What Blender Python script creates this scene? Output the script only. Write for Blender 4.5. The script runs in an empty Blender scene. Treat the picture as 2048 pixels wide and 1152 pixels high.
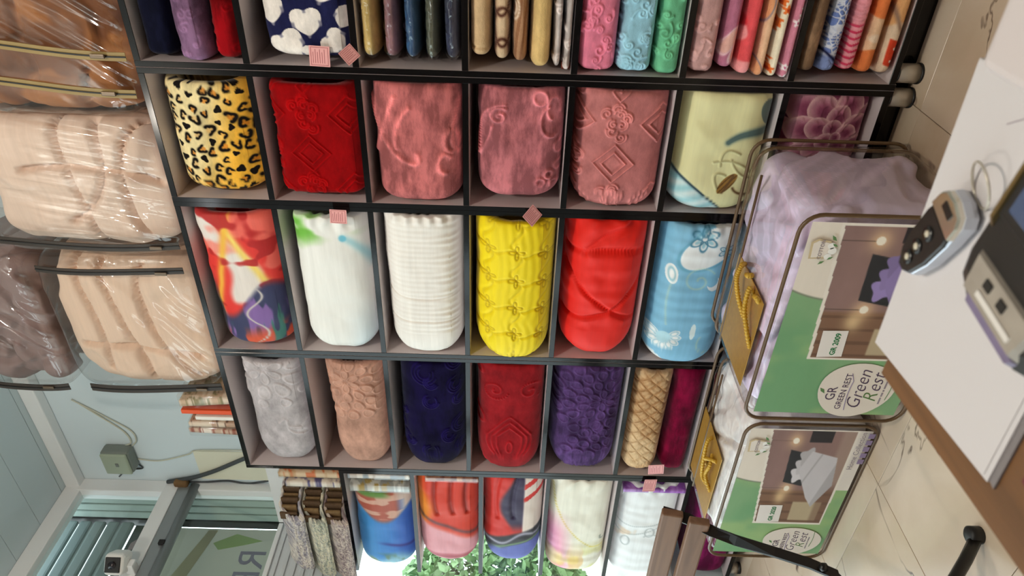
import bpy, bmesh, math, random
import numpy as np
from mathutils import Vector, Matrix

# ------------------------------------------------------------------ camera, world, lights, exposure
SC = bpy.context.scene
COL = SC.collection
HC = 1.13                                   # camera height over the floor
TH, ROLL, PIT = math.radians(35.167), math.radians(1.695), math.radians(-0.487)
cam = bpy.data.cameras.new('camera')
cam.sensor_fit = 'HORIZONTAL'; cam.sensor_width = 36.0; cam.lens = 36.0*1420/2048
cam.clip_start = 0.02; cam.clip_end = 100
camo = bpy.data.objects.new('camera', cam); COL.objects.link(camo)
s_, c_, sp, cp = math.sin(TH), math.cos(TH), math.sin(PIT), math.cos(PIT)
Fw = Vector((-s_*cp, c_*cp, sp)); Up = Vector((s_*sp, -c_*sp, cp)); Rt = Vector((c_, s_, 0))
ax = Rt*math.sin(ROLL) - Up*math.cos(ROLL)   # the phone was held on its side: picture x runs down the room
ay = Rt*math.cos(ROLL) + Up*math.sin(ROLL)
az = -Fw
M = Matrix((ax, ay, az)).transposed().to_4x4(); M.translation = Vector((0, 0, HC))
camo.matrix_world = M
SC.camera = camo
cam.dof.use_dof = True; cam.dof.focus_distance = 2.3; cam.dof.aperture_fstop = 11.0

SC.view_settings.view_transform = 'Standard'
SC.view_settings.look = 'None'
SC.view_settings.gamma = 1.0
SC.view_settings.use_curve_mapping = False
SC.view_settings.exposure = -0.38

W = bpy.data.worlds.new('sky'); SC.world = W; W.use_nodes = True
bg = W.node_tree.nodes['Background']
bg.inputs[0].default_value = (0.86, 0.95, 1.0, 1); bg.inputs[1].default_value = 5.5

def lamp(name, kind, loc, energy, color, size=0.2, size_y=None, target=None, spread=None):
    d = bpy.data.lights.new(name, kind); d.energy = energy; d.color = color
    if kind == 'AREA':
        d.shape = 'RECTANGLE' if size_y else 'SQUARE'; d.size = size
        if size_y: d.size_y = size_y
        if spread: d.spread = spread
    else: d.shadow_soft_size = size
    o = bpy.data.objects.new(name, d); COL.objects.link(o); o.location = loc
    if target is not None:
        o.rotation_euler = (Vector(target)-Vector(loc)).to_track_quat('-Z', 'Y').to_euler()
    return o
# the shop's own lamps: warm pendant bulbs along the middle of the room and cool tubes on the ceiling
lamp('pendant_bulb_light', 'POINT', (0.15, 0.20, 3.00), 96, (1.0, 0.87, 0.73), 0.04)
lamp('pendant_bulb_light', 'POINT', (-1.55, 0.05, 3.05), 46, (1.0, 0.90, 0.78), 0.04)
lamp('tube_light', 'AREA', (-2.45, -0.75, 3.34), 12, (0.93, 0.97, 1.0), 1.2, 0.06, (-2.45, -0.75, 0))
lamp('tube_light', 'AREA', (1.5, -1.6, 3.34), 8, (1.0, 0.95, 0.88), 1.2, 0.06, (1.5, -1.6, 0))

# ------------------------------------------------------------------ small helpers
D = 1.9406          # front plane of the shelving
R = random.Random(7)

def s2l(c):
    c = np.asarray(c, dtype=np.float64)/255.0
    return np.where(c <= 0.04045, c/12.92, ((c+0.055)/1.055)**2.4)
def rgb(r, g, b): return tuple(float(v) for v in s2l((r, g, b))) + (1.0,)

def origin_of(p):
    o = Vector((0, 0, 0))
    while p is not None:
        o = o + Vector(p.location); p = p.parent
    return o
def obj(name, verts, faces, mat, parent=None, smooth=True, colors=None, sharp=None):
    """one mesh object; verts are world coordinates"""
    v = np.asarray(verts, dtype=np.float32).reshape(-1, 3)
    base = np.array(origin_of(parent), dtype=np.float32) if parent else np.zeros(3, np.float32)
    me = bpy.data.meshes.new(name)
    me.from_pydata((v-base).tolist(), [], faces if isinstance(faces, list) else faces.tolist())
    if colors is not None:
        a = me.color_attributes.new('Col', 'FLOAT_COLOR', 'POINT')
        cc = np.ones((len(v), 4), np.float32); cc[:, :3] = colors
        a.data.foreach_set('color', cc.ravel())
    me.materials.append(mat)
    if smooth: me.polygons.foreach_set('use_smooth', [True]*len(me.polygons))
    me.update()
    o = bpy.data.objects.new(name, me); COL.objects.link(o)
    if parent: o.parent = parent
    return o
def tag(o, label, cat, group=None):
    o['label'] = label; o['category'] = cat
    if group: o['group'] = group
    return o
def thing(name, label, cat, loc=(0, 0, 0), group=None):
    o = bpy.data.objects.new(name, None); COL.objects.link(o); o.location = loc
    o.empty_display_size = 0.05
    return tag(o, label, cat, group)
def group_empty(name, loc=(0, 0, 0)):
    o = bpy.data.objects.new(name, None); COL.objects.link(o); o.location = loc; o.empty_display_size = .05
    return o
def structure(o): o['kind'] = 'structure'; return o

BOXF = [[0, 3, 2, 1], [4, 5, 6, 7], [0, 1, 5, 4], [1, 2, 6, 5], [2, 3, 7, 6], [3, 0, 4, 7]]
def boxv(lo, hi):
    x0, y0, z0 = lo; x1, y1, z1 = hi
    return [(x0, y0, z0), (x1, y0, z0), (x1, y1, z0), (x0, y1, z0), (x0, y0, z1), (x1, y0, z1), (x1, y1, z1), (x0, y1, z1)]
def box(name, lo, hi, mat, parent=None, bev=0.0, rot=None, seg=2):
    lo = [min(a, b) for a, b in zip(lo, hi)], [max(a, b) for a, b in zip(lo, hi)]
    lo, hi = lo
    c = (Vector(lo)+Vector(hi))/2
    bm = bmesh.new(); vs = [bm.verts.new(Vector(p)-c) for p in boxv(lo, hi)]
    for f in BOXF: bm.faces.new([vs[i] for i in f])
    if bev: bmesh.ops.bevel(bm, geom=list(bm.edges), offset=bev, segments=seg, affect='EDGES', profile=0.5)
    if rot is not None: bmesh.ops.transform(bm, matrix=rot.to_4x4(), verts=bm.verts)
    bm.verts.ensure_lookup_table()
    v = [tuple(q.co+c) for q in bm.verts]; bm.verts.index_update()
    f = [[q.index for q in fc.verts] for fc in bm.faces]; bm.free()
    return obj(name, v, f, mat, parent, smooth=False)
def tubemesh(pts, r, n=8, closed=False):
    pts = [Vector(p) for p in pts]; m = len(pts); V = []; F = []
    rr = r if hasattr(r, '__len__') else [r]*m
    nrm = None
    for i, p in enumerate(pts):
        a = pts[(i-1) % m] if (closed or i > 0) else p
        b = pts[(i+1) % m] if (closed or i < m-1) else p
        t = (b-a); t = t.normalized() if t.length > 1e-9 else Vector((0, 0, 1))
        if nrm is None:
            nrm = t.orthogonal().normalized()
        nrm = (nrm - t*nrm.dot(t)); nrm = nrm.normalized() if nrm.length > 1e-6 else t.orthogonal().normalized()
        bn = t.cross(nrm)
        for k in range(n):
            a_ = 2*math.pi*k/n
            V.append(tuple(p + (nrm*math.cos(a_)+bn*math.sin(a_))*rr[i]))
    L = m if closed else m-1
    for i in range(L):
        j = (i+1) % m
        for k in range(n):
            k2 = (k+1) % n
            F.append([i*n+k, i*n+k2, j*n+k2, j*n+k])
    if not closed:
        F.append([k for k in range(n)][::-1]); F.append([(m-1)*n+k for k in range(n)])
    return V, F
def tube(name, pts, r, mat, parent=None, n=8, closed=False):
    V, F = tubemesh(pts, r, n, closed); return obj(name, V, F, mat, parent)
def strip(name, pts, wdir, w, th, mat, parent=None):
    """flat bar swept along pts; wdir(s) = direction of its width"""
    V = []; F = []; m = len(pts); pts = [Vector(p) for p in pts]
    for i, p in enumerate(pts):
        t = (pts[min(i+1, m-1)]-pts[max(i-1, 0)]).normalized()
        wd = Vector(wdir[i] if isinstance(wdir, list) else wdir); wd = (wd - t*wd.dot(t)).normalized(); nn = t.cross(wd)
        for a, b in ((-1, -1), (1, -1), (1, 1), (-1, 1)): V.append(tuple(p+wd*(a*w/2)+nn*(b*th/2)))
    for i in range(m-1):
        for k in range(4):
            F.append([i*4+k, i*4+(k+1) % 4, (i+1)*4+(k+1) % 4, (i+1)*4+k])
    F += [[3, 2, 1, 0], [(m-1)*4+k for k in range(4)]]
    return obj(name, V, F, mat, parent, smooth=False)
def lathe(name, prof, c, mat, parent=None, n=20, axis='Z'):
    V = []; F = []
    for r, h in prof:
        for k in range(n):
            a = 2*math.pi*k/n
            p = (r*math.cos(a), r*math.sin(a), h)
            if axis == 'X': p = (p[2], p[0], p[1])
            if axis == 'Y': p = (p[0], p[2], p[1])
            V.append((c[0]+p[0], c[1]+p[1], c[2]+p[2]))
    for i in range(len(prof)-1):
        for k in range(n): F.append([i*n+k, i*n+(k+1) % n, (i+1)*n+(k+1) % n, (i+1)*n+k])
    F.append(list(range(n))[::-1]); F.append([(len(prof)-1)*n+k for k in range(n)])
    return obj(name, V, F, mat, parent)
def poly(name, pts, mat, parent=None, th=0.0006, nrm=(0, -1, 0)):
    """thin printed shape: polygon extruded against nrm"""
    n = len(pts); o = Vector(nrm)*th
    V = [tuple(Vector(p)+o) for p in pts]+[tuple(p) for p in pts]
    F = [list(range(n)), list(range(n, 2*n))[::-1]]+[[i, (i+1) % n, n+(i+1) % n, n+i][::-1] for i in range(n)]
    return obj(name, V, F, mat, parent, smooth=False)
def text(name, body, size, origin, ex, ey, mat, parent=None, shear=0.0, align='LEFT', th=0.0004, offset=0.0):
    cu = bpy.data.curves.new(name, 'FONT'); cu.body = body; cu.size = size; cu.shear = shear; cu.align_x = align
    cu.extrude = th/2; cu.resolution_u = 3; cu.offset = offset
    t = bpy.data.objects.new(name, cu); COL.objects.link(t)
    dg = bpy.context.evaluated_depsgraph_get()
    me = bpy.data.meshes.new_from_object(t.evaluated_get(dg))
    bpy.data.objects.remove(t); bpy.data.curves.remove(cu)
    ex = Vector(ex).normalized(); ey = Vector(ey).normalized(); ez = ex.cross(ey)
    o = Vector(origin)
    V = [tuple(o+ex*v.co.x+ey*v.co.y+ez*v.co.z) for v in me.vertices]
    F = [list(p.vertices) for p in me.polygons]; bpy.data.meshes.remove(me)
    return obj(name, V, F, mat, parent, smooth=False)
def copy_of(src, loc=None, parent=None):
    o = src.copy(); COL.objects.link(o)
    if loc is not None: o.location = loc
    o.parent = parent
    return o

# ------------------------------------------------------------------ noise and drawing on arrays
def vn(x, y, s=0):
    xi = np.floor(x); yi = np.floor(y); fx = x-xi; fy = y-yi
    def h(i, j): return np.modf(np.abs(np.sin(i*127.1+j*311.7+s*74.7)*43758.5453))[0]
    ux = fx*fx*(3-2*fx); uy = fy*fy*(3-2*fy)
    return (h(xi, yi)*(1-ux)+h(xi+1, yi)*ux)*(1-uy)+(h(xi, yi+1)*(1-ux)+h(xi+1, yi+1)*ux)*uy
def fbm(x, y, s=0, o=3):
    v = 0; a = .5; t = 0
    for k in range(o):
        v = v+a*vn(x*2**k, y*2**k, s+k); t += a; a *= .5
    return v/t
def sm(a, b, x): t = np.clip((x-a)/(b-a), 0, 1); return t*t*(3-2*t)
def cd(x, z, pts):
    """distance to a cloud of curve points"""
    pts = np.asarray(pts, np.float32); out = np.empty(len(x), np.float32)
    X = np.asarray(x, np.float32); Z = np.asarray(z, np.float32)
    for i in range(0, len(X), 4000):
        d = (X[i:i+4000, None]-pts[None, :, 0])**2+(Z[i:i+4000, None]-pts[None, :, 1])**2
        out[i:i+4000] = np.sqrt(d.min(1))
    return out
def spiral(cx, cz, r, turns=1.6, ph=0, sg=1, n=40, tail=0):
    t = np.linspace(0.12, 1, n); a = ph+sg*t*turns*2*math.pi
    P = np.stack([cx+r*t*np.cos(a), cz+r*t*np.sin(a)], 1)
    if tail:
        d = P[-1]-P[-2]; d = d/np.linalg.norm(d); u = np.linspace(0, 1, 14)[:, None]
        q = P[-1]+d*tail*u+np.stack([-d[1], d[0]])*(u**2)*tail*.5*sg
        P = np.concatenate([P, q])
    return P
def seg(a, b, n=24): t = np.linspace(0, 1, n)[:, None]; return np.asarray(a)*(1-t)+np.asarray(b)*t
def bez(a, b, c, n=30):
    t = np.linspace(0, 1, n)[:, None]; a, b, c = map(np.asarray, (a, b, c))
    return a*(1-t)**2+2*b*t*(1-t)+c*t*t
def ring(cx, cz, rx, rz=None, n=40, a0=0, a1=2*math.pi):
    a = np.linspace(a0, a1, n); return np.stack([cx+rx*np.cos(a), cz+(rz or rx)*np.sin(a)], 1)
def curls(seed, W_, H_, n, r0=.02, r1=.04):
    q = random.Random(seed); L = []
    for k in range(n):
        L.append(spiral(q.uniform(-W_/2, W_/2), q.uniform(-H_/2, H_/2), q.uniform(r0, r1), q.uniform(1.1, 1.8), q.uniform(0, 6.28), q.choice((-1, 1)), 36, q.uniform(0, .03)))
    return np.concatenate(L)
def line(d, w): return np.exp(-(d/w)**2)
def ell(x, z, cx, cz, ang, a, b):
    c, s = math.cos(ang), math.sin(ang); lx = (x-cx)*c+(z-cz)*s; lz = -(x-cx)*s+(z-cz)*c
    return (lx/a)**2+(lz/b)**2
def petals(x, z, cx, cz, rings_):
    """raised petals round a centre: rings_ = [(radius, count, length, width, phase)]"""
    em = np.full_like(x, 9.0)
    for r, n, a, b, ph in rings_:
        for k in range(n):
            t = ph+2*math.pi*k/n
            c, s = math.cos(t), math.sin(t); lx = ((x-cx)*c+(z-cz)*s-r)/a; lz = (-(x-cx)*s+(z-cz)*c)/(b*(1+.25*np.clip(lx, -1, 1)))
            e = np.sqrt(lx**2+lz**2)
            em = np.minimum(em, e)
    return .45*sm(1.08, .94, em)+.55*np.exp(-((em-.78)/.15)**2)
def translucent(name, col, k=.5):
    m = plain(name, col, .8, var=.08, scale=5); t = m.node_tree; out = t.nodes['Material Output']; b = t.nodes['Principled BSDF']
    tl = N(t, 'ShaderNodeBsdfTranslucent'); tl.inputs[0].default_value = col
    ms = N(t, 'ShaderNodeMixShader'); ms.inputs[0].default_value = k
    t.links.new(b.outputs[0], ms.inputs[1]); t.links.new(tl.outputs[0], ms.inputs[2]); t.links.new(ms.outputs[0], out.inputs['Surface'])
    return m
def mixc(c, m, col): m = np.asarray(m)[:, None]; return c*(1-m)+np.asarray(col, float)[None, :]*m
def flat(x, col): return np.tile(np.asarray(col, float), (len(x), 1))

# ------------------------------------------------------------------ materials
def nt(name):
    m = bpy.data.materials.new(name); m.use_nodes = True
    t = m.node_tree; b = t.nodes['Principled BSDF']
    return m, t, b
def N(t, ty, **kw):
    n = t.nodes.new(ty)
    for k, v in kw.items():
        if k.startswith('i_'): n.inputs[k[2:].replace('_', ' ')].default_value = v
        else: setattr(n, k, v)
    return n
def plain(name, col, rough=.5, metal=0.0, var=.06, scale=12, bump=0.0, spec=.5, coat=0.0, bscale=200):
    m, t, b = nt(name)
    b.inputs['Roughness'].default_value = rough; b.inputs['Metallic'].default_value = metal
    b.inputs['Specular IOR Level'].default_value = spec; b.inputs['Coat Weight'].default_value = coat
    tc = N(t, 'ShaderNodeNewGeometry'); no = N(t, 'ShaderNodeTexNoise'); no.inputs['Scale'].default_value = scale; no.inputs['Detail'].default_value = 3
    t.links.new(tc.outputs['Position'], no.inputs['Vector'])
    mx = N(t, 'ShaderNodeMix', data_type='RGBA', blend_type='MIX')
    c = np.array(col[:3])
    mx.inputs['A'].default_value = tuple(c*(1-var))+(1,); mx.inputs['B'].default_value = tuple(np.minimum(c*(1+var), 1))+(1,)
    t.links.new(no.outputs['Fac'], mx.inputs['Factor']); t.links.new(mx.outputs['Result'], b.inputs['Base Color'])
    if bump:
        n2 = N(t, 'ShaderNodeTexNoise'); n2.inputs['Scale'].default_value = bscale
        t.links.new(tc.outputs['Position'], n2.inputs['Vector'])
        bp = N(t, 'ShaderNodeBump'); bp.inputs['Strength'].default_value = bump; bp.inputs['Distance'].default_value = .002
        t.links.new(n2.outputs['Fac'], bp.inputs['Height']); t.links.new(bp.outputs['Normal'], b.inputs['Normal'])
    return m
def cloth(name, rough=.9, sheen=.4, nap=.22, napscale=(9, 9, 28), bump=.35, bscale=420, spec=.06, light=1.6, lo=.3, hi=.72):
    """fabric whose print is the mesh's own colour attribute; nap: streaky lighter and darker pile"""
    m, t, b = nt(name)
    b.inputs['Roughness'].default_value = rough; b.inputs['Sheen Weight'].default_value = sheen
    b.inputs['Sheen Roughness'].default_value = .4; b.inputs['Specular IOR Level'].default_value = spec
    at = N(t, 'ShaderNodeAttribute', attribute_name='Col')
    g = N(t, 'ShaderNodeNewGeometry')
    mp = N(t, 'ShaderNodeMapping'); mp.inputs['Scale'].default_value = napscale
    no = N(t, 'ShaderNodeTexNoise'); no.inputs['Scale'].default_value = 1.0; no.inputs['Detail'].default_value = 6; no.inputs['Roughness'].default_value = .65
    t.links.new(g.outputs['Position'], mp.inputs['Vector']); t.links.new(mp.outputs['Vector'], no.inputs['Vector'])
    rp = N(t, 'ShaderNodeMapRange'); rp.inputs['From Min'].default_value = lo; rp.inputs['From Max'].default_value = hi
    rp.inputs['To Min'].default_value = 1-nap; rp.inputs['To Max'].default_value = 1+nap*light
    t.links.new(no.outputs['Fac'], rp.inputs['Value'])
    vm = N(t, 'ShaderNodeVectorMath', operation='SCALE')
    t.links.new(at.outputs['Color'], vm.inputs[0]); t.links.new(rp.outputs['Result'], vm.inputs['Scale'])
    t.links.new(vm.outputs['Vector'], b.inputs['Base Color'])
    n2 = N(t, 'ShaderNodeTexNoise'); n2.inputs['Scale'].default_value = bscale; n2.inputs['Detail'].default_value = 2
    t.links.new(g.outputs['Position'], n2.inputs['Vector'])
    bp = N(t, 'ShaderNodeBump'); bp.inputs['Strength'].default_value = bump; bp.inputs['Distance'].default_value = .002
    t.links.new(n2.outputs['Fac'], bp.inputs['Height']); t.links.new(bp.outputs['Normal'], b.inputs['Normal'])
    return m
def film(name, rough=.06, tint=(1, 1, 1, 1), fac=1.0, ior=1.45, haze=0.0):
    """clear sheet: see-through with a fresnel gloss"""
    m, t, b = nt(name); t.nodes.remove(b)
    out = t.nodes['Material Output']
    tr = N(t, 'ShaderNodeBsdfTransparent'); tr.inputs[0].default_value = tint
    gl = N(t, 'ShaderNodeBsdfAnisotropic') if False else N(t, 'ShaderNodeBsdfGlossy'); gl.inputs['Roughness'].default_value = rough
    fr = N(t, 'ShaderNodeFresnel')
    # a thin sheet has no inside: undo the index flip the node makes on a back face
    gm = N(t, 'ShaderNodeNewGeometry'); mf = N(t, 'ShaderNodeMix', data_type='FLOAT'); mf.inputs['A'].default_value = ior; mf.inputs['B'].default_value = 1/ior
    t.links.new(gm.outputs['Backfacing'], mf.inputs['Factor']); t.links.new(mf.outputs['Result'], fr.inputs[0])
    ma = N(t, 'ShaderNodeMath', operation='MULTIPLY_ADD'); ma.inputs[1].default_value = fac; ma.inputs[2].default_value = haze
    t.links.new(fr.outputs[0], ma.inputs[0])
    ms = N(t, 'ShaderNodeMixShader'); t.links.new(ma.outputs[0], ms.inputs[0]); t.links.new(tr.outputs[0], ms.inputs[1]); t.links.new(gl.outputs[0], ms.inputs[2])
    t.links.new(ms.outputs[0], out.inputs['Surface'])
    return m
def marble(name):
    m, t, b = nt(name)
    b.inputs['Roughness'].default_value = .22
    g = N(t, 'ShaderNodeNewGeometry'); oi = N(t, 'ShaderNodeObjectInfo')
    sc = N(t, 'ShaderNodeVectorMath', operation='SCALE'); sc.inputs['Scale'].default_value = 7.0
    cb = N(t, 'ShaderNodeCombineXYZ'); t.links.new(oi.outputs['Random'], cb.inputs[0]); t.links.new(oi.outputs['Random'], cb.inputs[1])
    t.links.new(cb.outputs[0], sc.inputs[0])
    ad = N(t, 'ShaderNodeVectorMath', operation='ADD'); t.links.new(g.outputs['Position'], ad.inputs[0]); t.links.new(sc.outputs[0], ad.inputs[1])
    n1 = N(t, 'ShaderNodeTexNoise'); n1.inputs['Scale'].default_value = 2.2; n1.inputs['Detail'].default_value = 6; n1.inputs['Distortion'].default_value = .6
    t.links.new(ad.outputs[0], n1.inputs['Vector'])
    cr = N(t, 'ShaderNodeValToRGB'); e = cr.color_ramp.elements
    e[0].position = .3; e[0].color = rgb(190, 166, 138); e[1].position = .7; e[1].color = rgb(220, 202, 182)
    t.links.new(n1.outputs['Fac'], cr.inputs['Fac'])
    # thin dark veins: the zero line of a distorted noise, broken up by a second one
    n2 = N(t, 'ShaderNodeTexNoise'); n2.inputs['Scale'].default_value = 1.7; n2.inputs['Detail'].default_value = 5; n2.inputs['Roughness'].default_value = .55; n2.inputs['Distortion'].default_value = .9
    t.links.new(ad.outputs[0], n2.inputs['Vector'])
    sb = N(t, 'ShaderNodeMath', operation='SUBTRACT'); sb.inputs[1].default_value = .5; t.links.new(n2.outputs['Fac'], sb.inputs[0])
    ab = N(t, 'ShaderNodeMath', operation='ABSOLUTE'); t.links.new(sb.outputs[0], ab.inputs[0])
    mr = N(t, 'ShaderNodeMapRange'); mr.inputs['From Min'].default_value = 0.0; mr.inputs['From Max'].default_value = .010; mr.inputs['To Min'].default_value = 1; mr.inputs['To Max'].default_value = 0
    t.links.new(ab.outputs[0], mr.inputs['Value'])
    n3 = N(t, 'ShaderNodeTexNoise'); n3.inputs['Scale'].default_value = 3.1; t.links.new(ad.outputs[0], n3.inputs['Vector'])
    m3 = N(t, 'ShaderNodeMapRange'); m3.inputs['From Min'].default_value = .44; m3.inputs['From Max'].default_value = .58
    t.links.new(n3.outputs['Fac'], m3.inputs['Value'])
    mu = N(t, 'ShaderNodeMath', operation='MULTIPLY'); t.links.new(mr.outputs[0], mu.inputs[0]); t.links.new(m3.outputs[0], mu.inputs[1])
    mx = N(t, 'ShaderNodeMix', data_type='RGBA'); mx.inputs['B'].default_value = rgb(70, 48, 40)
    t.links.new(mu.outputs[0], mx.inputs['Factor']); t.links.new(cr.outputs[0], mx.inputs['A']); t.links.new(mx.outputs['Result'], b.inputs['Base Color'])
    return m
def wood(name, a, b_, axis=0, scale=6, rough=.4):
    m, t, b = nt(name); b.inputs['Roughness'].default_value = rough
    g = N(t, 'ShaderNodeNewGeometry'); mp = N(t, 'ShaderNodeMapping'); s = [scale*9]*3; s[axis] = scale*.5
    mp.inputs['Scale'].default_value = s; t.links.new(g.outputs['Position'], mp.inputs['Vector'])
    no = N(t, 'ShaderNodeTexNoise'); no.inputs['Scale'].default_value = 1; no.inputs['Detail'].default_value = 5; no.inputs['Distortion'].default_value = .8
    t.links.new(mp.outputs[0], no.inputs['Vector'])
    cr = N(t, 'ShaderNodeValToRGB'); cr.color_ramp.elements[0].color = a; cr.color_ramp.elements[1].color = b_
    cr.color_ramp.elements[0].position = .3; cr.color_ramp.elements[1].position = .7
    t.links.new(no.outputs['Fac'], cr.inputs['Fac']); t.links.new(cr.outputs[0], b.inputs['Base Color'])
    return m
def emit(name, col, st):
    m, t, b = nt(name); b.inputs['Emission Color'].default_value = col; b.inputs['Emission Strength'].default_value = st
    b.inputs['Base Color'].default_value = col
    return m

PLUSH = cloth('plush_pile', sheen=.08, nap=.24, napscale=(14, 14, 26))
VELVET = cloth('velvet_pile', nap=.34, napscale=(7, 7, 20), light=1.7, sheen=.08, lo=.42, hi=.62)  # strong nap contrast paints the pile's highlights into the base colour
FLEECE = cloth('fleece_pile', nap=.12, napscale=(30, 30, 60), bump=.6, bscale=260, sheen=.08)
COTTON = cloth('cotton_sateen', rough=.62, sheen=.1, nap=.05, napscale=(4, 4, 60), bump=.12, bscale=700, spec=.35)
PRINT = cloth('printed_paper', rough=.45, sheen=0, nap=.02, bump=0, spec=.4)
WEAVE = cloth('tweed_weave', rough=.95, sheen=.2, nap=.30, napscale=(30, 30, 160), bump=.7, bscale=300)
BLACK = plain('black_melamine_edge', rgb(10, 9, 11), .13, var=.2, spec=.32)
LAMIN = plain('white_laminate', rgb(206, 194, 195), .55, var=.03)
SHOPW = plain('taupe_shop_wall', rgb(112, 98, 88), .7, var=.1)
WHITEW = plain('white_wall_panel', rgb(212, 227, 234), .55, var=.03, scale=3)
CEILM = plain('ceiling_plank', rgb(200, 216, 222), .5, var=.02, scale=3)
PVCW = plain('white_window_plastic', rgb(232, 236, 238), .3, var=.02)
ALU = plain('grey_aluminium', rgb(150, 156, 158), .4, .5, var=.05)
CHROME = plain('satin_chrome', rgb(196, 188, 174), .32, .45, var=.03)
SLIDER = plain('dull_zip_metal', rgb(112, 98, 84), .4, .6, var=.1)
BRUBBER = plain('black_rubber', rgb(18, 17, 17), .5, var=.1)
GLASS = film('window_glass', .02, (.93, .97, .96, 1), 1.0)
PVC = film('clear_vinyl', .06, (.99, .99, .985, 1), 1.0, 1.5, .015)
PVC2 = film('clear_vinyl_thick', .06, (.97, .96, .95, 1), 1.2, 1.5, .03)
PIPE_BR = plain('brown_piping', rgb(98, 74, 48), .35, var=.1)
PIPE_BK = plain('dark_zip_tape', rgb(52, 44, 38), .55, var=.15)
GOLD = plain('gold_fabric', rgb(178, 138, 62), .35, .25, var=.2, scale=60)
ROPE = plain('gold_rope', rgb(206, 164, 52), .45, .1, var=.12)
PINK = plain('pink_paper', rgb(236, 172, 170), .75, var=.03)
PINKINK = plain('red_ink', rgb(176, 92, 96), .7)

# ------------------------------------------------------------------ the room
XW, YW, ZC = -3.04, 2.45, 3.385           # window wall, back wall, ceiling
XR, YN = 2.4, -2.4
structure(box('wall_back', (XW-.1, YW, 0), (XR+.1, YW+.1, ZC), WHITEW))
structure(box('wall_right', (XR, YN, 0), (XR+.1, YW, ZC), SHOPW))
structure(box('wall_front', (XW-.1, YN-.1, 0), (XR+.1, YN, ZC), SHOPW))
structure(box('wall_left', (XW-.1, YN, 0), (XW, YW, .30), WHITEW))
structure(box('wall_left', (XW-.1, YN, .30), (XW, -1.0, ZC), WHITEW))
structure(box('trim_1', (XW, YW-.055, ZC-.075), (XR, YW, ZC), PVCW, bev=.006))

GROUT = plain('grey_grout', rgb(120, 104, 92), .8)
floor = structure(box('floor', (XW-.1, YN, -.08), (XR, YW, -.004), GROUT))
TILE = marble('beige_marble')
T = .487
tile_me = None
for i in range(-6, 7):
    for j in range(-9, 3):
        x0 = -.697+i*T; y0 = 1.41+j*T
        if x0+T < XW or x0 > XR or y0+T < YN or y0 > YW: continue
        if tile_me is None:
            o = box('tile', (0.001, .001, -.004), (T-.001, T-.001, 0), TILE, None, bev=.0008, seg=1); tile_me = o.data
        else:
            o = bpy.data.objects.new('tile', tile_me); COL.objects.link(o)
        o.location = (x0, y0, 0); o.parent = floor
ceiling = structure(box('ceiling', (XW-.1, YN-.1, ZC+.012), (XR+.1, YW+.1, ZC+.1), CEILM))
pan_me = None; k = 0
y = 2.36
while y > YN:
    lo, hi = (XW, y-.1985, ZC), (XR, y, ZC+.012)
    box('plank', lo, hi, CEILM, ceiling, bev=.002, seg=1); y -= .2
box('plank', (XW, 2.3615, ZC), (XR, YW, ZC+.012), CEILM, ceiling)

# the window wall: white plastic frame, glass, a grey roller rail
win = structure(group_empty('window_1', (XW, 2.4, 2.8)))
box('frame', (XW-.06, -1.0, 3.30), (XW+.01, YW, ZC), PVCW, win, .004)
box('frame', (XW-.06, 2.375, 2.84), (XW+.012, YW, 3.32), PVCW, win, .004)
box('frame', (XW-.06, -1.0, 2.805), (XW+.014, YW, 2.878), PVCW, win, .004)
for yy in (1.02, -.25): box('frame', (XW-.06, yy-.03, 2.84), (XW+.008, yy+.03, 3.32), PVCW, win, .004)
box('pane', (XW-.03, -1.0, 2.86), (XW-.026, 2.39, 3.31), GLASS, win)
box('roller_rail', (XW-.05, -1.0, 2.745), (XW+.012, 2.42, 2.805), ALU, win, .006)
tube('roller_tube', [(XW+.006, 2.425, 2.722), (XW+.006, -1.0, 2.722)], .024, ALU, win, 12)
box('bracket', (XW+.012, 2.06, 2.735), (XW+.03, 2.085, 2.765), BRUBBER, win, .003)
win2 = structure(group_empty('window_2', (XW, 2.4, .3)))
box('frame', (XW-.06, 2.393, .30), (XW+.012, YW, 2.735), PVCW, win2, .005)
box('frame', (XW-.06, -1.0, .30), (XW+.012, 2.393, .36), PVCW, win2, .005)
for yy in (.95, -.25): box('frame', (XW-.06, yy-.03, .36), (XW+.008, yy+.03, 2.74), PVCW, win2, .004)
box('pane', (XW-.03, -1.0, .35), (XW-.026, 2.40, 2.74), GLASS, win2)
RIB = plain('ribbed_white_board', rgb(208, 214, 218), .5, var=.03)
pnl = group_empty('window_3', (XW, 2.2, 1.8)); structure(pnl)
box('ribbed_sheet', (XW+.004, .6, 1.80), (XW+.010, 2.2, 2.217), RIB, pnl)
for k in range(9): box('rib', (XW+.010, .6, 1.81+k*.045), (XW+.018, 2.2, 1.832+k*.045), RIB, pnl, .003)
box('rim', (XW, .6, 2.20), (XW+.022, 2.2, 2.222), PVCW, pnl, .003)

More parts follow.
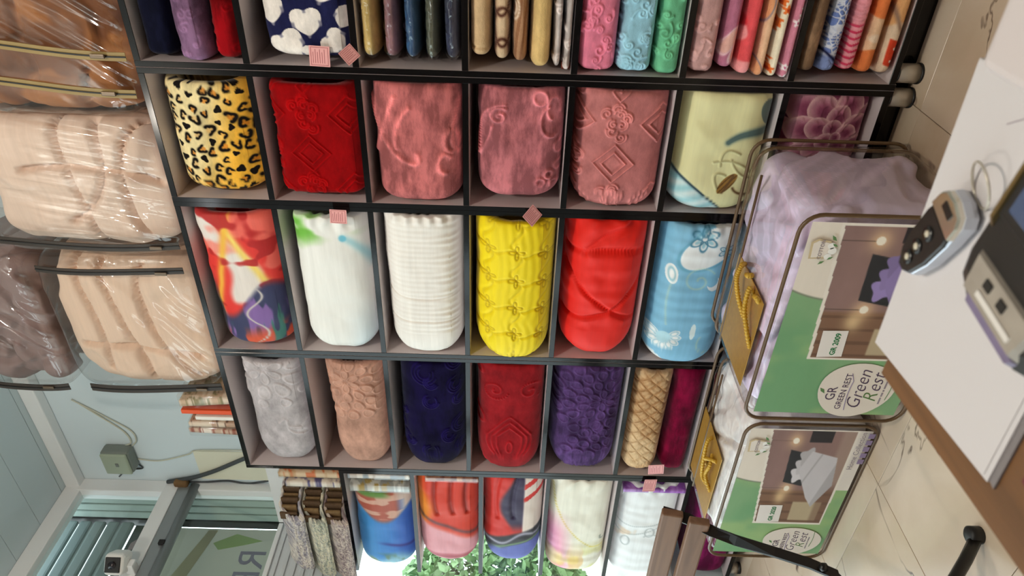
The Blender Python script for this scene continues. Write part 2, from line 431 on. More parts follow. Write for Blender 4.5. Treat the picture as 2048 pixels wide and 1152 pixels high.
# outside the glass
GREENW = plain('pale_green_render', rgb(150, 164, 156), .8, var=.06)
pier = thing('outside_pier', 'pale green ribbed wall pier seen through the window beside the corner', 'wall', (-3.2, 2.6, 0))
box('core', (-3.36, 2.43, 0), (-3.12, 2.9, 3.6), GREENW, pier)
for k, (a, b) in enumerate(((-3.175, -3.125), (-3.235, -3.185), (-3.295, -3.245))): box('rib', (a, 2.405, 0), (b, 2.43, 3.6), GREENW, pier, .006)
box('joint_strip', (-3.352, 2.40, 0), (-3.30, 2.43, 3.6), BRUBBER, pier)
BANN = translucent('grey_banner_cloth', rgb(176, 176, 166), .45)
ban = thing('shop_banner', 'grey printed banner hanging outside the glass with large reversed letters', 'banner', (-3.36, 1.6, 2.2))
box('sheet', (-3.366, .4, 1.96), (-3.36, 2.40, 2.98), BANN, ban)
BINK = plain('mauve_ink', rgb(122, 116, 134), .8); GINK = plain('green_ink', rgb(140, 164, 100), .8); YINK = plain('tan_ink', rgb(178, 168, 130), .8)
text('lettering', 'RE', .20, (-3.3585, 2.28, 2.36), (0, -1, 0), (0, 0, 1), BINK, ban)
poly('leaf_print', [(-3.36, 2.37, 2.55), (-3.36, 2.33, 2.40), (-3.36, 2.30, 2.50), (-3.36, 2.27, 2.62), (-3.36, 2.31, 2.66)], GINK, ban, .001, (1, 0, 0))
poly('tan_print', [(-3.36, 2.39, 2.66), (-3.36, 1.9, 2.78), (-3.36, 1.9, 2.88), (-3.36, 2.39, 2.71)], YINK, ban, .001, (1, 0, 0))
SLATM = translucent('shutter_slat', rgb(132, 144, 142), .22)
shut = thing('roller_shutter', 'half raised pale roller shutter outside the narrow upper window', 'shutter', (-3.30, 1.4, 3.0))
for k in range(5): box('slat', (-3.33-.03*(k % 2), .2, 3.10+k*.075), (-3.30, 2.39, 3.165+k*.075), SLATM, shut, .012)
POST = plain('dusty_pink_poster', rgb(150, 132, 136), .8, var=.1); DARKP = plain('dark_board', rgb(70, 78, 76), .8)
pst = thing('outside_poster', 'dark poster with a dusty pink arrow behind the narrow upper window', 'poster', (-3.33, 1.8, 2.9))
box('board', (-3.345, .6, 2.985), (-3.335, 2.39, 3.10), DARKP, pst)
poly('arrow', [(-3.335, 2.36, 3.0), (-3.335, 2.28, 3.08), (-3.335, 2.22, 3.08), (-3.335, 2.30, 3.0), (-3.335, 2.20, 3.0), (-3.335, 2.10, 3.08), (-3.335, 2.04, 3.08), (-3.335, 2.15, 2.99)], POST, pst, .001, (1, 0, 0))
structure(box('ground', (-16, -8, -.2), (XW-.1, 12, -.1), plain('pale_paving', rgb(190, 186, 176), .9)))
# a leafy hedge outside
def hedge(name, label, c, rx, ry, rz, n, seed, colr):
    q = np.random.RandomState(seed)
    V = []; F = []
    for i in range(n):
        d = q.normal(size=3); d /= np.linalg.norm(d); r = q.uniform(.6, 1)**.4
        p = np.array(c)+d*r*np.array([rx, ry, rz]); a = q.normal(size=3); a /= np.linalg.norm(a); b = np.cross(a, q.normal(size=3)); b /= np.linalg.norm(b)
        L = q.uniform(.05, .09); w = L*.45; k = len(V)
        V += [p-a*L, p+b*w, p+a*L, p-b*w]; F.append([k, k+1, k+2, k+3])
    t = thing(name, label, 'bush', (c[0], c[1], 0))
    o = obj('foliage', V, F, colr, t, smooth=False); o['kind'] = 'stuff'
    tube('stem', [(c[0], c[1], -.1), (c[0]+.05, c[1], c[2]-rz*.4)], .05, wood('bark', rgb(70, 55, 40), rgb(100, 80, 60), 2), t)
LEAF = plain('leaf_green', rgb(126, 156, 106), .6, var=.5, scale=8); LEAF2 = plain('leaf_pale_green', rgb(156, 182, 130), .6, var=.5, scale=8)
hedge('garden_bush', 'dark green leafy bush outdoors behind the glass', (-6.6, 3.9, 1.15), .7, .8, 1.0, 5000, 1, LEAF)
hedge('garden_bush', 'pale green leafy bush outdoors nearest the glass', (-5.4, 2.45, .95), .5, .62, .85, 4500, 2, LEAF2)

# things on the back wall
cabs = plain('beige_cable', rgb(196, 198, 182), .6); cabd = plain('dark_grey_cable', rgb(66, 72, 76), .6)
jb = thing('junction_box', 'small grey green junction box fixed high on the white wall', 'junction box', (-2.83, 2.45, 3.04))
GBOX = plain('grey_green_plastic', rgb(158, 170, 150), .5); GBOX2 = plain('grey_plastic_side', rgb(120, 128, 122), .5)
box('box_body', (-2.90, 2.385, 2.985), (-2.755, 2.45, 3.125), GBOX2, jb, .012, seg=3)
box('lid', (-2.898, 2.372, 2.99), (-2.757, 2.388, 3.12), GBOX, jb, .008, seg=3)
box('badge', (-2.838, 2.370, 3.04), (-2.815, 2.373, 3.055), plain('grey_badge', rgb(110, 116, 112), .5), jb)
def cable(label, pts, r, m):
    P = [Vector(p) for p in pts]; Q = []
    for i in range(len(P)-1):
        a = P[max(i-1, 0)]; b = P[i]; c = P[i+1]; d = P[min(i+2, len(P)-1)]
        for k in range(8):
            t = k/8; Q.append(.5*((2*b)+(c-a)*t+(2*a-5*b+4*c-d)*t*t+(3*b-a-3*c+d)*t**3))
    Q.append(P[-1])
    return tag(tube('cable', Q, r, m, None, 6), label, 'cable')
yb = YW-.006
cable('pale thin cable curving up from the junction box', [(-2.47, yb, 3.166), (-2.56, yb, 3.085), (-2.66, yb, 3.0), (-2.735, yb, 2.985), (-2.76, yb, 3.02)], .004, cabs)
cable('second pale cable looping wider above the junction box', [(-2.45, yb, 3.19), (-2.56, yb, 3.06), (-2.65, yb, 2.965), (-2.72, yb, 2.955), (-2.765, yb, 2.99)], .0035, cabs)
cable('pale cable running from the junction box towards the shelf top', [(-2.86, yb, 2.985), (-2.868, yb, 2.872), (-2.815, yb, 2.72), (-2.783, yb, 2.662), (-2.773, yb, 2.42)], .0035, cabs)
cable('short dark cable from the junction box into the window corner', [(-2.89, yb, 3.0), (-2.93, yb, 2.98), (-2.945, yb, 3.06), (-3.0, yb, 3.12)], .004, cabd)
cable('thick black cable slanting across the wall to the window corner', [(-2.76, yb-.01, 2.30), (-2.822, yb-.01, 2.43), (-2.924, yb-.01, 2.604), (-2.985, yb-.01, 2.74), (-3.02, yb-.01, 2.87)], .011, cabd)
cable('thin black cable along the corner beside the window frame', [(-2.99, yb, 2.30), (-3.028, yb, 2.45), (-3.012, yb, 2.56), (-3.028, yb, 2.70), (-3.02, yb, 2.85)], .005, cabd)
box_p = plain('yellowed_patch_board', rgb(226, 226, 206), .7, var=.03)
tag(box('patch_board', (-3.0, 2.444, 2.30), (-2.79, 2.45, 2.69), box_p), 'cream patch board on the wall under the thick black cable', 'board')
stn = plain('brown_foam', rgb(120, 92, 58), .9, var=.3, scale=40)
tag(box('foam_filler', (-3.035, 2.405, 2.755), (-2.995, 2.445, 2.83), stn, None, .014, seg=3), 'lump of brown foam filler in the window corner', 'filler')

cc = thing('security_camera', 'white security camera with a black lens on the window rail', 'camera', (-2.99, 1.93, 2.83))
cx, cy, cz = -2.965, 1.925, 2.875
def rotz(a): return Matrix.Rotation(a, 3, 'Z')
box('housing', (cx-.05, cy-.05, cz-.045), (cx+.05, cy+.05, cz+.045), plain('white_plastic', rgb(236, 236, 234), .35), cc, .022, rotz(.75), 4)
dv = Vector((math.sin(.75), -math.cos(.75), 0))
fc = Vector((cx, cy, cz))+dv*.05
box('lens_plate', (fc.x-.034, fc.y-.004, fc.z-.034), (fc.x+.034, fc.y+.004, fc.z+.034), BRUBBER, cc, .003, rotz(.75))
fl = fc+dv*.004
V, F = tubemesh([fl, fl+dv*.006], .017, 20); lens = obj('lens', V, F, plain('lens_glass', rgb(40, 38, 44), .1), cc)
box('mount', (XW+.012, cy-.02, cz-.07), (cx, cy+.02, cz-.03), PVCW, cc, .004)

# ------------------------------------------------------------------ the shelving
ZB = [2.1603-.3*i for i in range(7)]+[.078]
DEP = .42
def unit(label, xl, xr, feet):
    t = thing('shelf_unit', label, 'shelf', ((xl+xr)/2, D+DEP/2, 0), 'shelf units along the wall')
    th = .0165
    for a, b in ((xl-th, xl), (xr, xr+th)):
        p = box('side_panel', (a, D+.002, .066), (b, D+DEP, ZB[0]+.009), LAMIN, t)
        box('edge_band', (a, D, .066), (b, D+.002, ZB[0]+.009), BLACK, p, .0008, seg=1)
    for i, z in enumerate(ZB):
        p = box('board', (xl, D+.004, z-.009), (xr, D+DEP-.006, z+.009), LAMIN, t)
        box('edge_band', (xl, D+.001, z-.009), (xr, D+.004, z+.009), BLACK, p, .0008, seg=1)
    box('back_panel', (xl-th, D+DEP-.006, .07), (xr+th, D+DEP, ZB[0]+.005), LAMIN, t)
    box('under_shelf_shade', (xl-th, D+.06, 0), (xr+th, D+.075, .068), BLACK, t)  # black panel standing in for the deep shade in the gap under the shelf
    for fx in feet:
        f = lathe('foot', [(.022, .068), (.0265, .066), (.0265, .006)][::-1], (fx, D+.028, 0), CHROME, t, 20)
        lathe('foot_ring', [(.029, 0), (.029, .006)], (fx, D+.028, 0), BRUBBER, f, 20)
        lathe('foot_ring', [(.028, .0655), (.028, .0688)], (fx, D+.028, 0), BRUBBER, f, 20)
    return t
UX = {'A': (-.6417, -.215), 'B': (-1.0622, -.6768), 'C': (-1.6686, -1.0947), 'D': (-2.2893, -1.7034)}
unit('black edged shelf unit with stacks of thin folded blankets, end one at the picture top', *UX['A'], (-.617, -.24))
unit('narrow black edged shelf unit with leopard and pink plush blankets', *UX['B'], (-1.04, -.686))
unit('wide black edged shelf unit with white, yellow and red quilts', *UX['C'], (-1.645, -1.118))
unit('wide black edged shelf unit with grey, peach, navy and purple blankets', *UX['D'], (-2.266, -1.727))
# open rack by the window
ZE = [1.785, 1.495, 1.21, .93, .635, .345, .06]
rk = thing('window_rack', 'open black shelf rack by the window with daylight behind it', 'shelf', (-2.65, D+.13, 0))
p = box('side_panel', (-2.3245, D+.004, 0), (-2.3075, 2.19, ZE[0]+.009), LAMIN, rk)
box('edge_band', (-2.3245, D, 0), (-2.3075, D+.004, ZE[0]+.009), BLACK, p)
for z in ZE:
    p = box('board', (-3.0, D+.004, z-.009), (-2.3245, 2.19, z+.009), LAMIN, rk)
    box('edge_band', (-3.0, D, z-.0085), (-2.3245, D+.004, z+.0085), BLACK, p)
    box('end_band', (-3.004, D, z-.0085), (-3.0, 2.19, z+.0085), BLACK, p)
box('back_panel', (-3.0, 2.19, 0), (-2.3075, 2.20, 2.217), PVCW, rk)

# ------------------------------------------------------------------ soft goods
def soft(name, label, cat, X0, X1, Z0, Z1, yf, depth, mat, fn, n=4.0, end=(.05, .05), k0=(.5, .9), nx=120, nz=72, lump=.005, lumpf=9,
         hole=True, seed=0, group=None, sag=0.0, tilt=0.0, bow=0.0, skew=0.0, droop=0.0):
    """a folded or rolled textile lying along x: fn(x, z, p, q) -> (relief in metres, sRGB colours)"""
    a = depth/2; b = (Z1-Z0)/2; zc = (Z0+Z1)/2; yc = yf+a; w = X1-X0
    t = np.linspace(-.985, .985, nz)
    yy = -(1-np.abs(t)**n)**(1/n)
    ye = yy[-1]
    nt_ = 12; tb = np.linspace(ye, .9, nt_+2)[1:-1]
    ztop = (1-np.abs(tb)**n)**(1/n)
    ty = np.concatenate([yy, tb, [1, 1, 1], tb[::-1]]); tz = np.concatenate([t, ztop, [.7, 0, -.7], -ztop[::-1]])
    zone = np.concatenate([np.zeros(nz), np.ones(nt_), [2, 2, 2], np.full(nt_, 3)])
    m = len(ty)
    el = np.linspace(0, 1, 9)**1.5
    xs = np.concatenate([X0+end[0]*el[:-1], np.linspace(X0+end[0], X1-end[1], nx), X1-end[1]*el[:-1][::-1]])
    dl = np.clip((xs-X0)/end[0], 0, 1); dr = np.clip((X1-xs)/end[1], 0, 1)
    k = (k0[0]+(1-k0[0])*np.sqrt(1-(1-dl)**2))*(k0[1]+(1-k0[1])*np.sqrt(1-(1-dr)**2))
    # extra inner rings for the open right hand end
    rings_x = list(xs); rings_k = list(k)
    if hole:
        for dx, kk in ((.002, .74), (-.03, .66), (-.09, .60)): rings_x.append(X1+dx); rings_k.append(kk)
    rings_x = np.array(rings_x); rings_k = np.array(rings_k); nr = len(rings_x)
    Xg = np.repeat(rings_x, m); Kg = np.repeat(rings_k, m); Ty = np.tile(ty, nr); Tz = np.tile(tz, nr); Zo = np.tile(zone, nr)
    Yg = yc+a*Ty*(.45+.55*Kg); Zg = zc+b*Tz*Kg
    pr = np.clip((Xg-X0)/w, 0, 1)
    x = Xg-(X0+X1)/2; z = b*Tz + np.where(Zo == 1, (Yg-yf), 0) - np.where(Zo == 3, (Yg-yf), 0)
    q = np.clip(.5+z/(2*b), 0, 1)
    h, col = fn(x, z, pr, q)
    h = h + lump*(fbm(x*lumpf+seed, z*lumpf+3*seed, seed, 3)-.5)*2
    ny = np.sign(Ty)*np.abs(Ty)**(n-1)/a; nz_ = np.sign(Tz)*np.abs(Tz)**(n-1)/b; L = np.sqrt(ny**2+nz_**2)+1e-9
    fr = np.where(Zo <= 1, 1.0, .2)*sm(0, .02, Kg-.3)
    bot = np.where(nz_/L < -.55, 0.0, 1.0)
    Yg = Yg+ny/L*h*fr; Zg = Zg+nz_/L*h*fr*bot
    Yg = Yg - bow*np.sin(np.pi*pr)
    Zg = Zg - sag*(1-np.abs(2*pr-1)**2)*(q)*b + tilt*(pr-.5)*q
    Zg = np.maximum(Zg, Z0) - droop*np.clip(1-(Yg-yf)/.055, 0, 1)
    Xg = Xg - skew*pr*np.clip(1-(Yg-yf)/depth, 0, 1)
    V = np.stack([Xg, Yg, Zg], 1)
    idx = np.arange(nr*m).reshape(nr, m); nxt = np.roll(idx, -1, axis=1)
    F = np.stack([idx[:-1], idx[1:], nxt[1:], nxt[:-1]], 2).reshape(-1, 4).tolist()
    c0 = len(V); V = np.concatenate([V, [[X0-.004, yc, zc], [rings_x[-1]-.003, yc, zc]]])
    col = np.concatenate([col, col[:1], col[-1:]])
    for i in range(m):
        j = (i+1) % m
        F.append([c0, idx[0, i], idx[0, j]]); F.append([c0+1, idx[-1, j], idx[-1, i]])
    o = obj(name, V, F, mat, None, True, s2l(np.clip(col, 0, 255)))
    return tag(o, label, cat, group)

def noisecol(base, amt=.08, f=14, seed=0):
    def g(x, z, p, q): return np.zeros_like(x), flat(x, base)*(1+amt*(fbm(x*f, z*f, seed)-.5)[:, None]*2)
    return g
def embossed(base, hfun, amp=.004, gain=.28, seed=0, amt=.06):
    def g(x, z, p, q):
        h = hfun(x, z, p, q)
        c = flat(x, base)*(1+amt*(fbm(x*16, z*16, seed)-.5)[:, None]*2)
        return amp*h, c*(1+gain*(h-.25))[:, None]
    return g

# --- row pictures ----------------------------------------------------------
def leopard(x, z, p, q):
    c = flat(x, (224, 206, 156)); c = mixc(c, sm(.75, .25, q+.35*p-.1), (228, 170, 58)); c = mixc(c, sm(.25, .0, p)*.7, (232, 176, 70))
    rs = np.random.RandomState(5)
    for i in range(-9, 10):
        for j in range(-8, 13):
            cx = (i+.5*(j % 2)+rs.uniform(-.2, .2))*.040; cz = (j+rs.uniform(-.2, .2))*.034
            if abs(cx) > .24: rs.uniform(size=5); continue
            s = rs.uniform(.7, 1.15); ang = rs.uniform(0, 6.28); gap = rs.uniform(0, 6.28); kind = rs.uniform(); big = rs.uniform()
            msk = (np.abs(x-cx) < .028) & (np.abs(z-cz) < .028)
            if not msk.any(): continue
            xx = x[msk]-cx; zz = z[msk]-cz
            e = np.sqrt(ell(xx, zz, 0, 0, ang, .0150*s, .0115*s)); th_ = np.arctan2(zz, xx)
            wob = .16*np.sin(3*th_+gap)
            if kind < .28: mk = sm(.95, .7, e+wob)
            else:
                mk = np.exp(-((e+wob-.85)/.34)**2)*sm(-.9, -.45, np.cos(th_-gap)*-1)
                cc_ = c[msk]; c[msk] = mixc(cc_, sm(.9, .5, e)*(.75 if big > .45 else .25), (198, 116, 34))
            c[msk] = mixc(c[msk], np.clip(mk*1.5, 0, 1), (22, 18, 16))
    return .0015*fbm(x*60, z*60, 3), c
def diamonds(curl_seed, a=.24, b=.24, W_=.4, H_=.3):
    q_ = random.Random(curl_seed); Lc = []
    for i in range(-2, 3):
        for j in range(-2, 3):
            ox, oz = (i+.5)*a-.03+(0 if True else 0), j*b+.02
            if abs(ox) > W_/2+.05 or abs(oz) > H_/2+.05: continue
            for k in range(8):
                an = k*.9+q_.uniform(-.2, .2); rr = .012+.034*((k+1) % 3)/2.2; sx, sz = ox+rr*math.cos(an), oz+rr*math.sin(an)
                Lc.append(spiral(sx, sz, q_.uniform(.010, .016), 1.3, an, 1 if k % 2 else -1, 30)); Lc.append(ring(sx, sz, .017, None, 24, an-1.2, an+1.6))
    Lc = Lc+[P_+np.array([a/2, b/2]) for P_ in Lc]; pts = np.concatenate(Lc)
    def g(x, z, p, q):
        def cellL(ox, oz): return np.abs(((x+.03-ox)/a+.5) % 1-.5)*2+np.abs(((z-.02-oz)/b+.5) % 1-.5)*2
        L = np.minimum(cellL(0, 0), cellL(a/2, b/2))*1.25
        h = line(np.abs(L-.60)*a*.5, .0042)+line(np.abs(L-.36)*a*.5, .0042)+.35*sm(.3, .2, L)
        d = cd(x, z, pts); out = sm(.62, .75, L)
        h = h+out*line(d, .0034)
        return np.clip(h, 0, 1.2)
    return g
def rose_relief(x, z, p, q):
    x = -x
    P = np.concatenate([bez((-.13, .13), (.02, .10), (.05, .02)), bez((.05, .02), (.06, -.01), (.02, .0)), bez((-.15, .06), (-.05, .10), (.02, .12)),
                        bez((-.12, .02), (-.07, .07), (.0, .06)), bez((-.15, -.13), (-.02, -.08), (.02, -.12)), ring(-.02, -.10, .035, .02), ring(.05, -.08, .03, .02, a1=4)])
    return line(cd(x, z, P), .009)
def scroll_relief(x, z, p, q):
    x = -x
    P = np.concatenate([spiral(-.095, .065, .028, 1.6, 0, 1), bez((-.13, .05), (-.13, .13), (.03, .115)), bez((.03, .115), (-.02, .09), (-.06, .085)),
                        ring(-.12, -.09, .035, .02, a0=.3, a1=5), ring(-.08, -.085, .045, .032, a0=-.5, a1=2.8), ring(-.15, -.05, .02), ring(.06, -.115, .013), ring(.085, -.085, .013), ring(.11, -.06, .013),
                        ring(.115, -.10, .012), ring(.0, -.12, .02, a1=3.4)])
    return line(cd(x, z, P), .0055)
def cream_floral(x, z, p, q):
    c = flat(x, (226, 219, 166)); h = np.zeros_like(x)
    sc = .05*np.abs(np.sin((p-.6*q)*22))
    dd = p/.34+(1-q)/.62-1-sc*1.6; m = sm(.02, -.02, dd)
    c = mixc(c, m, (214, 232, 232)); c = mixc(c, m*(.5+.5*np.sin(x*150+z*60))*.55, (112, 186, 200))
    c = mixc(c, line(dd, .035), (40, 62, 74))
    b = sm(1, .75, ell(x, z, -.085, -.03, 2.5, .042, .018)); c = mixc(c, b, (152, 110, 46)); c = mixc(c, b*(np.sin((x*.8+z)*420) > .3)*.7, (84, 54, 22))
    P = np.concatenate([bez((-.02, .02), (.0, -.05), (-.05, -.09)), bez((-.07, -.10), (-.06, -.05), (-.01, -.03)), bez((-.10, .0), (-.04, .03), (-.06, -.02)), bez((-.03, .0), (.04, .01), (.01, -.05))])
    l = line(cd(x, z, P), .004); c = mixc(c, l*.5, (150, 140, 96))
    lf = line(cd(x, z, bez((.045, -.01), (.085, -.05), (.075, -.135), 40)), .009+.06*np.clip(-z-.02, 0, .12)); c = mixc(c, np.clip(lf*1.4, 0, 1), (86, 108, 104)); c = mixc(c, sm(1, .8, ell(x, z, .13, -.12, .6, .05, .03)), (104, 122, 116)); br = line(cd(x, z, np.concatenate([bez((-.10, -.05), (-.12, -.06), (-.125, -.10)), bez((-.06, -.045), (-.10, -.03), (-.115, -.02))])), .004); c = mixc(c, br, (104, 72, 40))
    return .003*l+.004*fbm(x*9, z*9, 2), c
def rose_print(x, z, p, q):
    c = flat(x, (88, 38, 74))
    r = np.hypot(x-.06, z+.03); w = 1.6*petals(x, z, .06, -.03, [(.02, 4, .026, .02, .3), (.045, 6, .034, .026, .1), (.08, 8, .038, .03, .5), (.115, 11, .036, .03, .2)])-.7+.5*(fbm(x*60, z*60, 4)-.5)
    m = sm(.15, .12, r+.02*np.sin(9*np.arctan2(z+.03, x-.06))); m = np.clip(m, 0, 1)
    for rr, n_, a_, b_, ph in ((.13, 9, .06, .05, .2), (.095, 8, .052, .044, .6), (.06, 6, .042, .036, .1), (.03, 4, .03, .028, .5), (0, 1, .018, .016, 0)):
        for k in range(n_):
            t_ = ph+6.283*k/n_; e = np.sqrt(ell(x, z, .06+rr*math.cos(t_), -.03+rr*math.sin(t_), t_, a_, b_))+.06*(fbm(x*50, z*50, k)-.5)
            msk = sm(1.02, .97, e); c = mixc(c, msk, (150, 84, 108)); c = mixc(c, msk*np.clip(e, 0, 1)**2.5*.85, (224, 192, 188)); c = mixc(c, msk*sm(.55, .2, e)*.6, (104, 44, 70))
    l = line(cd(x, z, np.concatenate([ring(-.09, .02, .05, .06, a1=4.4), bez((-.15, .06), (-.06, .12), (.0, .05)), bez((-.14, -.08), (-.05, -.02), (-.03, -.12))])), .006)
    c = mixc(c, l*.55, (176, 110, 160))
    return .004*fbm(x*12, z*12, 2)+.003*m*w, c
def bright_patchwork(x, z, p, q):
    """loud multicoloured print: reds, a grey white band, yellow flashes, a dark blue base"""
    c = flat(x, (222, 52, 44)); f = fbm(x*7, z*7, 9, 3)
    c = mixc(c, sm(.03, .0, np.abs(z-.035-.35*(x-.12)+.03*np.sin(x*22))-.035)*sm(-.09, -.06, x), (226, 218, 212))
    c = mixc(c, sm(.52, .6, f)*.75, (240, 120, 104)); c = mixc(c, line(np.abs(z+.03-.5*(x-.1)), .016)*sm(.0, .04, x+.02), (242, 212, 110))
    c = mixc(c, line(np.abs(z-.085+.25*(x+.02)), .012)*.9, (238, 186, 60)); c = mixc(c, sm(.62, .68, fbm(x*11, z*11, 4))*.9, (176, 26, 26))
    dn = sm(.42, .34, p+.10*np.sin(z*22)+.12*(q-.5))
    c = mixc(c, dn, (52, 56, 92)); c = mixc(c, dn*sm(.5, .58, fbm(x*5, z*22, 12)), (128, 96, 160)); c = mixc(c, dn*sm(.58, .64, fbm(x*6, z*26, 22)), (60, 116, 108))
    c = mixc(c, dn*sm(.26, .12, p+.1*q)*sm(.42, .5, fbm(x*9, z*17, 31)), (214, 84, 52)); c = mixc(c, dn*line(np.abs(z-.03*np.sin(x*40)+.02), .005), (196, 190, 186))
    c = mixc(c, sm(.16, .10, 1-q)*sm(.6, .3, p), (38, 34, 40))
    return .006*fbm(x*10, z*10, 3), c
def white_green(x, z, p, q):
    c = flat(x, (238, 238, 234)); f = fbm(x*10, z*10, 6)
    c = mixc(c, sm(.80, .93, p+.15*(q-.5)+.12*(f-.5))*sm(.40, .62, fbm(x*16, z*9, 8)+.15*(q-.4)), (112, 184, 66))
    c = mixc(c, .55*line(cd(x, z, bez((.20, -.05), (.17, -.10), (.08, -.13))), .013), (118, 196, 214)); c = mixc(c, .8*sm(.016, .008, np.sqrt((x-.20)**2+(z+.045)**2)), (96, 186, 214))
    c = mixc(c, .35*sm(.5, .1, p)*sm(.5, .1, q), (166, 204, 230))
    g = .006*sm(.88, .99, p)*np.sin(z*130+3*f)
    return g+.003*fbm(x*5, z*8, 2), c
def ribbed_white(x, z, p, q):
    h = .0026*np.sin(x*2*math.pi/.026+2.5*fbm(x*5, z*4, 2))*sm(.45, .02, q)+.0005*np.sin(x*2*math.pi/.019+4*fbm(x*6, z*3, 7))
    h = h - .005*line(np.abs(x+.03-.1*z*z*9), .004) - .005*line(np.abs(x+.125), .004) + .005*sm(.93, 1, p)*np.sin(z*170)
    return h, flat(x, (243, 238, 232))
def quilted_yellow(x, z, p, q):
    h = np.zeros_like(x)+.006; P = []; fl = []
    for i, x0 in enumerate((-.27, -.162, -.052, .058, .168, .278)):
        for j, z0 in enumerate((-.095, -.002, .09, .16)):
            cx = x0+.012*j; cz = z0
            for k in range(4):
                a = k*math.pi/2; fl.append(ring(cx+.013*math.cos(a), cz+.013*math.sin(a), .012, .0055, 20) if k % 2 == 0 else ring(cx+.013*math.cos(a), cz+.013*math.sin(a), .0055, .012, 20))
            P.append(np.stack([np.linspace(cx, cx+.11, 40), cz+.017*np.sin(np.linspace(0, 2*math.pi, 40))], 1))
            P.append(np.stack([cx+.006*np.sin(np.linspace(0, 2*math.pi, 34)), np.linspace(cz, cz+.093, 34)], 1))
    d = cd(x, z, np.concatenate(P)); d2 = cd(x, z, np.concatenate(fl))
    h = h-.0045*line(d, .006)-.0035*line(d2, .003)+.003*np.sin(z*240+9*fbm(x*10, z*4, 3))*.25
    c = flat(x, (246, 218, 0)); c = mixc(c, .45*line(d2, .0022)+.22*line(d, .0022), (150, 116, 0))
    return h, c
def crossed_red(x, z, p, q):
    a = np.concatenate([bez((.12, .15), (.03, .11), (-.065, -.03)), bez((-.065, -.03), (-.10, -.08), (-.12, -.16))]); b = np.concatenate([bez((.12, -.15), (.0, -.10), (-.065, -.03)), bez((-.065, -.03), (-.11, .06), (-.11, .16))])
    d = cd(x, z, np.concatenate([a, b])); dd = cd(x, z, np.concatenate([bez((.14, .15), (.20, .05), (.16, -.15)), bez((.16, .08), (.24, .02), (.27, -.08))]))
    h = -.014*line(d, .008)-.014*line(dd, .012)+.006*sm(.80, 1, p)*np.sin(z*70+x*40)+.0008*np.sin(x*120+5*fbm(x*6, z*4, 2))
    return h, flat(x, (232, 26, 8))
def paisley_blue(x, z, p, q):
    c = flat(x, (128, 184, 214)); W_ = (236, 238, 238); L_ = (70, 132, 160)
    pa = sm(1.03, .97, ell(x, z, .215, -.03, -.9, .115, .062)); c = mixc(c, pa, W_)
    for (cx, cz, s) in ((.245, .005, .024), (.20, -.075, .014)):
        for k in range(6):
            a = k*1.047; e = np.sqrt(ell(x, z, cx+s*math.cos(a), cz+s*math.sin(a), a, s*.9, s*.5)); c = mixc(c, np.exp(-((e-1)/.2)**2), L_); c = mixc(c, sm(.6, .3, e)*.8, (150, 205, 222))
        c = mixc(c, sm(s*.4, s*.25, np.hypot(x-cx, z-cz)), W_)
    c = mixc(c, .7*np.exp(-((np.sqrt(ell(x, z, .215, -.03, -.9, .122, .068))-1)/.05)**2), (96, 160, 186))
    for k in range(9):
        a = 1.1+k*.52; c = mixc(c, sm(1, .85, ell(x, z, -.155+.036*math.cos(a), .075+.040*math.sin(a), a, .022, .013)), W_); c = mixc(c, .6*np.exp(-((np.sqrt(ell(x, z, -.155+.036*math.cos(a), .075+.040*math.sin(a), a, .014, .008))-1)/.3)**2), (116, 176, 200))
    c = mixc(c, sm(.026, .022, np.hypot(x+.155, z-.075)), (176, 214, 226))
    sw = np.concatenate([spiral(.085, -.005, .055, 1.5, 2.2, -1, 60), bez((-.15, -.05), (-.22, -.02), (-.24, -.12)), bez((.12, .07), (.02, .10), (-.10, .075))])
    c = mixc(c, .55*line(cd(x, z, sw), .004), (196, 214, 190))
    c = mixc(c, sm(1, .85, ell(x, z, .105, .085, .2, .040, .020)), W_); c = mixc(c, .7*np.exp(-((np.sqrt(ell(x, z, .105, .085, .2, .024, .010))-1)/.25)**2), (120, 180, 196))
    mo = sm(1, .9, ell(x, z, .075, -.055, 0, .028, .022))*(1-sm(1, .9, ell(x, z, .088, -.047, 0, .026, .020))); c = mixc(c, mo, W_)
    c = mixc(c, sm(1, .85, ell(x, z, -.125, -.02, .0, .036, .010)), (214, 228, 228)); c = mixc(c, sm(1, .9, ell(x, z, -.02, -.115, .3, .06, .04))*.8, (214, 222, 232))
    c = mixc(c, sm(1, .8, ell(x, z, -.27, .11, .5, .04, .03)), W_)
    return .0008*np.sin(x*140+5*fbm(x*7, z*4, 2))+.003*sm(.9, 1, p)*np.sin(z*140), c
def flower_grey(x, z, p, q):
    h = petals(x, z, .25, .02, [(.045, 7, .034, .017, .5), (.115, 11, .040, .026, .2), (.178, 13, .026, .022, .1)])*sm(-.16, -.10, z-.9*(x-.25)+.1)
    lf = line(cd(x, z, np.concatenate([bez((-.02, -.03), (-.06, -.02), (-.07, -.08)), bez((-.07, -.08), (-.03, -.09), (-.01, -.12)), bez((-.05, -.03), (-.09, -.03), (-.10, -.10)), bez((-.10, -.10), (-.06, -.10), (-.05, -.04)), seg((-.01, -.02), (-.03, .0), 8)])), .006)
    return np.clip(h+lf, 0, 1.2)
def flower_big(cx, cz, rot=0):
    def g(x, z, p, q):
        R_ = [(.032, 6, .026, .015, rot), (.078, 11, .027, .019, rot+.3), (.126, 15, .028, .022, rot+.1), (.174, 19, .027, .024, rot+.25)]
        h = petals(x, z, cx, cz, R_); e = sm(.27, .17, np.hypot(x-cx, z-cz)+.04*(fbm(x*9, z*9, 4)-.5))
        return h*e
    return g
